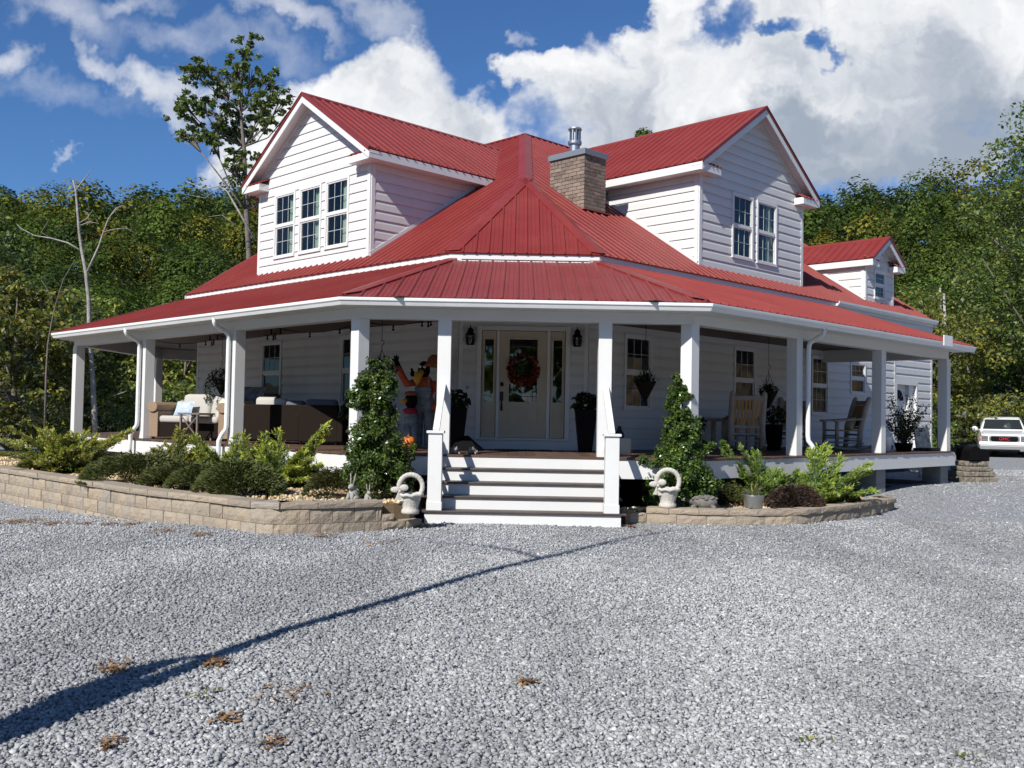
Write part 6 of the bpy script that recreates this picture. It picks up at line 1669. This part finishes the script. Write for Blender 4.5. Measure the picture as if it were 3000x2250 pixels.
# ---- falling leaf decals beside the scarecrow
# ---- log rocking chairs
def rocking(loc, rz_, label, woven=False):
    t = empty('rocking_chair', loc, rz_, label, 'rocking chair', 'log rocking chairs on the right porch')
    lean = .16
    for sx in (-1, 1):
        mb = MB(); x = sx * .29
        mb.tube([(x, .20, .06), (x, .24, .45), (x, .34, .85), (x, .41, 1.05), (x, .43, 1.10), (x, .44, 1.13)], [.055, .055, .055, .055, .045, .012], 12); mb.build('back_post', M['log'], t, smooth=True)
        mb = MB(); mb.tube([(x, -.28, .08), (x, -.28, .60)], [.042, .04], 12); mb.build('front_post', M['log'], t, smooth=True)
        mb = MB(); mb.bar((x * 1.05, -.36, .615), (x * 1.05, .29, .66), .10, .035); mb.build('armrest', M['log'], t, bevel=.01)
        mb = MB(); N = 12; pts = []
        for i in range(N + 1):
            f = i / N; y = -.42 + 1.02 * f; pts.append((x, y, .03 + .33 * (f - .42) ** 2))
        mb.tube(pts, .028, 8, squash=(1, 1)); mb.build('rocker', M['log'], t, smooth=True)
        for (za, ra) in ((.25, .016), (.16, .014)): mb = MB(); mb.tube([(x, -.28, za), (x, .22, za)], ra, 8); mb.build('side_rung', M['log'], t)
    mb = MB()
    if woven: mb.box(-.25, .25, -.28, .24, .40, .43)
    else:
        for k in range(7): mb.box(-.27, .27, -.29 + k * .075, -.29 + k * .075 + .06, .395, .415)
    mb.build('seat', M['slat'] if not woven else pmat('woven_seat', (.36, .21, .10), .8, bump=(80, .8, .006)), t)
    mb = MB(); mb.bar((-.27, .42, 1.0), (.27, .42, 1.0), .04, .09); mb.build('top_rail', M['log'], t, bevel=.012)
    mb = MB(); mb.bar((-.27, .245, .47), (.27, .245, .47), .035, .05); mb.build('lower_rail', M['log'], t)
    for (ya, za, ra) in ((.22, .33, .022), (.21, .2, .014), (-.28, .3, .018)):
        mb = MB(); mb.tube([(-.27, ya, za), (.27, ya, za)], ra, 8); mb.build('rung', M['log'], t)
    if woven:
        mb = MB(); mb.slab([(-.24, .255, .5), (.24, .255, .5), (.24, .40, .95), (-.24, .40, .95)], (0, .025, 0)); mb.build('back_panel', pmat('woven_back', (.40, .23, .11), .8, bump=(80, .8, .006)), t)
    else:
        for k in range(8):
            x = -.235 + k * .067; mb = MB(); mb.bar((x, .25, .49), (x, .415, .97), .045, .014, (0, -1, 0)); mb.build('slat', M['slat'], t)
    return t
rocking((4.20, 3.83 - .02, ZF), math.pi - .06, 'log rocking chair with honey-coloured slats, its back to the camera')
rocking((6.78, 5.95, ZF), math.radians(-82), 'log rocking chair with woven back seen in profile, facing left', True)
rocking((5.95, 6.75, ZF), math.radians(-20), 'log rocking chair in the shade beside the profile one', True)
pillow('throw_pillow', (6.92, 5.93, ZF + .56), math.radians(-82), -.3, .36, .3, M['floral'], 'pale pillow on the rocking chair seen in profile')
# ---- octagonal table and bench behind the slatted rocker
ot = empty('octagonal_table', (4.15, 4.75, ZF), .2, 'pale octagonal wooden table behind the slatted rocking chair', 'table')
mb = MB(); mb.lathe([(.50, .56), (.52, .58), (.52, .62), (.50, .625)], 8); mb.build('table_top', M['log'], ot)
for k in range(4):
    a = math.pi / 4 + k * math.pi / 2; mb = MB(); mb.box(.36 * math.cos(a) - .035, .36 * math.cos(a) + .035, .36 * math.sin(a) - .035, .36 * math.sin(a) + .035, 0, .56); mb.build('leg', M['log'], ot)
pp = empty('potted_plant', (5.1, 5.1, ZF), 0, 'leafy plant in a dark pot near the middle right window', 'plant')
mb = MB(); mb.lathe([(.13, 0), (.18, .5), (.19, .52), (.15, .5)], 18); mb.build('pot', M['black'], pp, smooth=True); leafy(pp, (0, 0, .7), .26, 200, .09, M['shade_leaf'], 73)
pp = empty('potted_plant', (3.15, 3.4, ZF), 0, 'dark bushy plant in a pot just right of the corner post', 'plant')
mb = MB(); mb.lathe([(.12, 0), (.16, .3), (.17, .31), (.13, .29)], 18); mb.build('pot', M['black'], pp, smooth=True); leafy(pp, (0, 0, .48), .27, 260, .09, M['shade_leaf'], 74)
# ---- shrub in a pot at the right end, white pot, black tray
pp = empty('potted_shrub', (8.15, 6.2, ZF), 0, 'tall twiggy shrub with small dark leaves at the right end of the porch', 'plant')
mb = MB(); mb.lathe([(.15, 0), (.19, .16), (.2, .17), (.16, .15)], 18); mb.build('pot', M['black'], pp, smooth=True)
rs_ = np.random.RandomState(75); mb = MB(); Ps = []
for k in range(34):
    a = rs_.uniform(0, 2 * np.pi); e = rs_.uniform(.75, 1.5); L_ = rs_.uniform(.6, 1.15); d = np.array([math.cos(a) * math.cos(e), math.sin(a) * math.cos(e), math.sin(e)])
    pts = [np.array([0, 0, .12]) + d * L_ * f + rs_.normal(0, .015, 3) for f in np.linspace(0, 1, 5)]
    mb.tube([tuple(p_) for p_ in pts], [.007, .006, .005, .004, .002], 4)
    for f in np.linspace(.2, 1, 12): Ps.append(pts[0] + d * L_ * f + rs_.normal(0, .035, (6, 3)))
P = np.concatenate(Ps); V, F = leaf_quads(P, .045, rs_, .2, .7); o = fast_mesh('foliage', V, F, M['shade_leaf']); o.parent = pp; mb.build('stem', M['bark'], pp)
mb = MB(); mb.lathe([(.09, 0), (.13, .02), (.15, .30), (.155, .31), (.13, .30), (.12, .05)], 24); o = mb.build('white_pot', M['white'], None, smooth=True, label='empty white pot beside the second-last right porch post', cat='pot'); o.location = (7.42, 5.35, ZF)
mb = MB(); mb.box(-.32, .32, -.2, .2, 0, .06); o = mb.build('boot_tray', M['rubber'], None, bevel=.02, label='flat black tray on the deck by the last right porch post', cat='tray'); o.location = (8.9, 6.75, ZF); o.rotation_euler = (0, 0, .78)
# ---- A-frame notice boards beyond the porch end
def txt(name, s_, loc, rot, size, mat, parent=None, ext=.002, align='CENTER'):
    cu = D.curves.new(name, 'FONT'); cu.body = s_; cu.size = size; cu.extrude = ext; cu.align_x = align; cu.align_y = 'CENTER'
    cu.materials.append(mat); o = D.objects.new(name, cu); COL.objects.link(o); o.location = loc; o.rotation_euler = rot
    bpy.context.view_layer.update()
    me = D.meshes.new_from_object(o.evaluated_get(bpy.context.evaluated_depsgraph_get())); D.objects.remove(o)
    o = D.objects.new(name, me); COL.objects.link(o); o.location = loc; o.rotation_euler = rot
    if parent: o.parent = parent
    return o
sg = empty('notice_board', (10.35, 9.05, .2), math.radians(20), 'black easel notice board with teal and white panels by the garage wall', 'sign')
mb = MB(); mb.slab([(-.26, 0, 0), (.30, 0, 0), (.14, .22, 1.15), (-.12, .22, 1.15)], (0, .03, 0)); mb.build('board', M['black'], sg)
M['teal'] = pmat('teal_print', (.12, .35, .42), .6); 
mb = MB(); 
for (z, h, w_) in ((.95, .13, .1), (.42, .09, .2), (.18, .12, .22)): mb.slab([(-w_ + .03, z * .1913 - .012, z), (w_ + .03, z * .1913 - .012, z), (w_ + .02, (z + h) * .1913 - .012, z + h), (-w_ + .02, (z + h) * .1913 - .012, z + h)], (0, -.003, 0))
mb.build('teal_print', M['teal'], sg)
mb = MB()
for k in range(5): z = .56 + k * .075; w_ = .16 - .01 * k; mb.slab([(-w_ + .02, z * .1913 - .012, z), (w_ + .02, z * .1913 - .012, z), (w_ + .02, (z + .035) * .1913 - .012, z + .035), (-w_ + .02, (z + .035) * .1913 - .012, z + .035)], (0, -.003, 0))
mb.build('white_lines', M['white'], sg)
mb = MB(); mb.bar((.02, .52, 0), (.0, .24, 1.1), .03, .03); mb.build('prop_leg', M['black'], sg)
sg = empty('notice_board', (9.75, 8.75, .2), math.radians(30), 'cream-topped board half hidden behind the potted shrub', 'sign')
mb = MB(); mb.slab([(-.28, 0, 0), (.28, 0, 0), (.26, .2, 1.2), (-.26, .2, 1.2)], (0, .03, 0)); mb.build('board', pmat('cream_board', (.62, .56, .45), .7, var=(8, .9, (.20, .16, .12))), sg)
# ---- mailbox on a stacked stone base
mbx = empty('stone_plinth', (10.25, 7.62, .15), math.radians(12), 'stacked rough stone plinth under the black mailbox', 'plinth')
rnd = random.Random(9)
M['rubble'] = pmat('rough_brown_stone', (.26, .225, .175), .95, var=(10, .8, (.10, .09, .075)), bump=(16, 1.0, .06))
for k, (z0, z1, hw) in enumerate(((-.1, .17, .42), (.175, .29, .39), (.295, .40, .36), (.405, .52, .29))):
    mb = MB()
    for j in range(3 if k == 0 else 2):
        n_ = 3 if k == 0 else 2; a = -hw + 2 * hw * j / n_; b = -hw + 2 * hw * (j + 1) / n_ - .008; q = rnd.uniform(-.015, .015)
        mb.box(a, b, -hw + .06 + q, hw - .1, z0, z1 - rnd.uniform(0, .008))
    mb.build('stone_course', M['rubble'], mbx, bevel=.025)
mx = empty('mailbox', (10.25, 7.60, .672), math.radians(12), 'black arched mailbox standing on the stone plinth', 'mailbox')
mb = MB(); N = 12; pr = [(-.15, 0), (.15, 0), (.15, .20)] + [(.15 * math.cos(math.pi * i / N), .20 + .14 * math.sin(math.pi * i / N)) for i in range(1, N)] + [(-.15, .20)]
mb.add([(x - .08, -.24, z) for x, z in pr] + [(x - .08, .24, z) for x, z in pr], [tuple(range(len(pr))), tuple(reversed(range(len(pr), 2 * len(pr))))] + [(i, (i + 1) % len(pr), (i + 1) % len(pr) + len(pr), i + len(pr)) for i in range(len(pr))])
mb.build('mailbox_body', M['black'], mx, bevel=.006)
mb = MB(); mb.box(.072, .30, -.22, .22, 0, .27); mb.build('side_box', M['black'], mx, bevel=.02)
mb = MB(); mb.box(-.20, .04, -.262, -.245, .02, .27); mb.build('mailbox_door', M['black'], mx, bevel=.006)
# ---- white cast-stone baskets with bows
def cast_basket(loc, rz_, label, s_=1.0):
    t = empty('stone_basket', loc, rz_, label, 'garden ornament', 'white cast-stone baskets at the steps'); t.scale = (s_,) * 3
    mb = MB(); mb.lathe([(.11, 0), (.12, .02), (.115, .05), (.10, .07), (.105, .10), (.14, .22), (.15, .25), (.12, .24), (.08, .2)], 40, ripple=lambda q, z: 1 + .03 * math.sin(14 * q) * (.08 < z < .24)); mb.build('basket_bowl', M['cast'], t, smooth=True)
    mb = MB(); N = 60; pts = []
    R_ = .158
    for i in range(N + 1):
        a = -math.pi * .30 + 2 * math.pi * .80 * i / N; pts.append((R_ * math.cos(a) * .98, 0, .355 + R_ * math.sin(a)))
    mb.tube(pts, [.033 + .002 * math.sin(i * 1.9) for i in range(N + 1)], 10); mb.build('basket_handle', M['cast'], t, smooth=True)
    mb = MB(); mb.tube([(.155 * math.cos(a), .155 * math.sin(a), .25 + .008 * math.sin(a * 9)) for a in [k * 2 * math.pi / 40 for k in range(41)]], .022, 8); mb.build('basket_rim', M['cast'], t, smooth=True)
    mb = MB(); c = Vector((-.145, -.08, .30)); mb.ball(c, (.02, .028, .024), 10, 8)
    for (dx, dz, rx, rz_2) in ((-.06, .02, .062, .04), (.055, .045, .058, .045)): mb.ball(c + Vector((dx, 0, dz)), (rx, .022, rz_2), 12, 8)
    for (dx, dz) in ((-.04, -.12), (.03, -.13)): mb.slab([c + Vector((-.015, -.01, 0)), c + Vector((.015, -.01, 0)), c + Vector((dx + .03, -.01, dz)), c + Vector((dx - .03, -.01, dz))], (0, .018, 0))
    mb.build('bow', M['cast'], t, smooth=False); return t
cast_basket((-1.46, -2.0, .205), .15, 'white stone basket with a bow left of the steps', .98)
cast_basket((2.08, -.62, .222), .0, 'white stone basket with a bow right of the steps', 1.05)
# ---- stone rabbits and turtle
def rabbit(loc, rz_, s_, label):
    t = empty('stone_rabbit', loc, rz_, label, 'garden ornament'); t.scale = (s_,) * 3
    mb = MB(); mb.ball((0, .02, .12), (.085, .10, .13), 16, 12); mb.ball((0, -.05, .26), (.05, .062, .055), 14, 10); mb.ball((0, -.10, .25), (.03, .03, .028), 10, 8)
    for sx in (-1, 1):
        mb.ball((sx * .07, .0, .06), (.04, .09, .06), 12, 8); mb.tube([(sx * .04, -.07, .15), (sx * .04, -.10, .02)], [.025, .02], 8); mb.ball((sx * .05, -.12, .015), (.025, .04, .016), 8, 6)
    mb.ball((0, .13, .08), .03, 8, 6); mb.build('body', M['greystone'], t, smooth=True)
    for sx in (-1, 1): mb = MB(); mb.tube([(sx * .02, -.03, .29), (sx * .035, -.01, .37), (sx * .045, .0, .45), (sx * .05, .0, .49)], [.014, .022, .018, .005], 10, squash=(1, .6)); mb.build('ear', M['greystone'], t, smooth=True)
rabbit((-2.22, -1.93, .33), -.4, .78, 'grey stone rabbit with upright ears beneath the large holly')
rabbit((-2.02, -1.95, .33), .5, .5, 'smaller stone rabbit beside the upright-eared one')
tt = empty('stone_turtle', (2.66, -.40, .20), math.radians(-20), 'dark stone turtle on the right bed wall', 'garden ornament')
mb = MB(); mb.ball((0, 0, .07), (.15, .11, .09), 22, 12)
for k in range(26):
    a = k * 2.4; r_ = .13 * math.sqrt(k / 26); mb.ball((r_ * 1.1 * math.cos(a), r_ * .8 * math.sin(a), .075 + .075 * math.sqrt(max(0, 1 - (r_ / .15) ** 2))), (.028, .026, .016), 8, 6)
mb.build('shell', M['darkstone'], tt, smooth=True)
mb = MB(); mb.tube([(-.12, 0, .05), (-.19, -.01, .08), (-.22, -.01, .09)], [.03, .03, .032], 10); mb.ball((-.235, -.01, .095), (.04, .032, .03), 10, 8); mb.build('head', M['darkstone'], tt, smooth=True)
for sx, sy in ((-1, -1), (-1, 1), (1, -1), (1, 1)): mb = MB(); mb.tube([(sx * .09, sy * .07, .04), (sx * .14, sy * .13, .015)], [.03, .025], 8); mb.build('leg', M['darkstone'], tt, smooth=True)
tt.scale = (1.2,) * 3
# ---- galvanised tub with a dying plant
tb = empty('metal_tub', (3.36, -.42, .222), 0, 'galvanised metal tub with a straggly dying plant on the right wall', 'planter')
mb = MB(); mb.lathe([(.125, 0), (.13, .01), (.155, .17), (.165, .185), (.16, .19), (.15, .18), (.145, .15)], 32, ripple=lambda q, z: 1); mb.build('tub', M['steel'], tb, smooth=True)
mb = MB(); mb.lathe([(.14, .14), (.02, .15)], 24); mb.build('soil_or_shade', M['bark'], tb)
grassy(tb, (0, 0, .15), 70, .30, leaf_mat('straw_green_blades', [(0, (.10, .13, .03)), (.6, (.24, .24, .08)), (1, (.42, .34, .14))]), 78, .8, spread=.8)

# ---- white sport utility vehicle, seen from the front
car = empty('parked_car', (20.95, 27.6, .12), math.radians(-24), 'white sport utility vehicle parked facing the camera at the right edge', 'car')
M['carpaint'] = pmat('white_car_paint', (.74, .75, .76), .25, coat=.6)
M['carglass'] = glass_mat('car_glass', (.12, .15, .16), .04)
M['chrome'] = pmat('chrome', (.6, .6, .6), .15, metal=1.0)
M['lamp'] = pmat('clear_headlamp', (.13, .13, .125), .2)
M['amber'] = pmat('amber_lamp', (.55, .08, .02), .2)
M['badge'] = pmat('red_badge', (.55, .02, .04), .3)
def loft(mb, secs):
    n = len(secs[0]); vs = [p for s_ in secs for p in s_]
    mb.add(vs, [(i * n + j, i * n + (j + 1) % n, (i + 1) * n + (j + 1) % n, (i + 1) * n + j) for i in range(len(secs) - 1) for j in range(n)] + [tuple(range(n)), tuple(reversed(range((len(secs) - 1) * n, len(secs) * n)))])
def sec(y, w_, z0, z1, r=.08, wt=None):
    wt = wt if wt is not None else w_ - .05
    return [(-w_, y, z0), (w_, y, z0), (w_ + .01, y, (z0 + z1) / 2), (wt + .02, y, z1 - r), (wt - r, y, z1), (-wt + r, y, z1), (-wt - .02, y, z1 - r), (-w_ - .01, y, (z0 + z1) / 2)]
mb = MB()   # local: front at -y
loft(mb, [sec(-.02, .88, .52, .92, .05, .80), sec(.10, .96, .36, .98, .06, .86), sec(.5, .99, .36, 1.05, .07, .86), sec(1.25, .99, .36, 1.15, .07, .88), sec(1.9, 1.0, .36, 1.18, .07, .93), sec(4.9, .99, .36, 1.16, .07, .93), sec(5.1, .92, .5, 1.1, .07, .88)])
mb.build('body', M['carpaint'], car, smooth=False, bevel=.02)
mb = MB(); loft(mb, [sec(1.32, .90, 1.1, 1.17, .02, .88), sec(2.0, .86, 1.1, 1.66, .05, .72), sec(2.35, .86, 1.1, 1.74, .05, .72), sec(4.6, .86, 1.1, 1.76, .05, .72), sec(5.0, .82, 1.1, 1.65, .05, .68)]); mb.build('cabin', M['carpaint'], car, bevel=.015)
mb = MB(); mb.add([(-.80, 1.36, 1.17), (.80, 1.36, 1.17), (.685, 1.95, 1.60), (-.685, 1.95, 1.60)], [(0, 1, 2, 3)]); ws_ = mb.build('windshield', M['black'], car, fix=False)
for v_ in ws_.data.vertices: v_.co += Vector((0, -.03, .03))
ws_.data.materials[0] = pmat('dark_windshield', (.02, .026, .03), .08)
mb = MB()
for sx in (-1, 1): mb.add([(sx * .905, 1.6, 1.2), (sx * .90, 4.7, 1.2), (sx * .785, 4.6, 1.62), (sx * .785, 2.1, 1.62)], [(0, 1, 2, 3)])
mb.build('side_window', ws_.data.materials[0], car, fix=False)
mb = MB(); mb.box(-.98, .98, -.12, .12, .50, .645); mb.build('bumper', M['carpaint'], car, bevel=.03)
M['greybump'] = pmat('grey_plastic', (.20, .205, .21), .35)
mb = MB(); mb.box(-.96, .96, -.13, .10, .25, .495); mb.build('lower_bumper', M['greybump'], car, bevel=.03)
mb = MB(); mb.box(-.6, .6, -.14, .0, .25, .33); mb.build('air_intake', M['black'], car)
mb = MB(); pts = [(-.52, .63), (.52, .63), (.60, .72), (.59, .86), (.52, .92), (-.52, .92), (-.59, .86), (-.60, .72)]; cutout(mb, pts, -.07, .06); mb.build('grille_surround', M['greybump'], car, bevel=.012)
mb = MB(); pts = [(-.47, .67), (.47, .67), (.54, .74), (.53, .84), (.47, .88), (-.47, .88), (-.53, .84), (-.54, .74)]; cutout(mb, pts, -.085, -.05); gr_ = mb.build('grille', M['black'], car)
txt('badge_lettering', 'GMC', (0, -.09, .775), (math.pi / 2, 0, 0), .19, M['badge'], car, .006)
for sx in (-1, 1):
    mb = MB(); a, b = sorted((sx * .63, sx * .89)); mb.box(a, b, -.045, .12, .75, .91); mb.build('headlight', M['lamp'], car, bevel=.02)
    mb = MB(); a, b = sorted((sx * .63, sx * .89)); mb.box(a, b, -.044, .10, .66, .74); mb.build('fog_light', M['lamp'], car, bevel=.01)
    mb = MB(); a, b = sorted((sx * .90, sx * .97)); mb.box(a, b, -.03, .20, .70, .80); mb.build('indicator', M['amber'], car, bevel=.01)
    mb = MB(); mb.ball((sx * 1.12, 1.5, 1.20), (.13, .07, .11), 12, 8); mb.bar((sx * .92, 1.55, 1.15), (sx * 1.08, 1.52, 1.18), .05, .05); mb.build('mirror', M['carpaint'], car, smooth=True)
    for y in (.95, 4.1):
        mb = MB(); mb.tube([(sx * .74, y, .38), (sx * .97, y, .38)], .38, 24); wl = mb.build('wheel', M['rubber'], car, bevel=.02)
        mb = MB(); mb.tube([(sx * .965, y, .38), (sx * .985, y, .38)], .22, 20); mb.build('rim', M['chrome'], wl)
    mb = MB(); mb.bar((sx * .66, 2.3, 1.80), (sx * .66, 4.5, 1.80), .04, .03); mb.build('roof_rail', M['black'], car)
mb = MB(); mb.bar((-.66, 2.5, 1.82), (.66, 2.5, 1.82), .04, .03); mb.build('roof_bar', M['black'], car)
mb = MB(); mb.box(-.8, .8, .3, 4.7, .25, .43); mb.build('underbody', M['black'], car)
car.scale = (1, 1, 1)
# wires: low stones behind left bed corner, window inner shade etc.
mb = MB(); mb.lathe([(.2, 0), (.16, .18), (.06, .34)], 7); o = mb.build('garden_rock', M['rubble'], None, bevel=.03, label='pale upright rock under the porch edge at the left', cat='rock'); o.location = (-7.1, 3.9, .28)
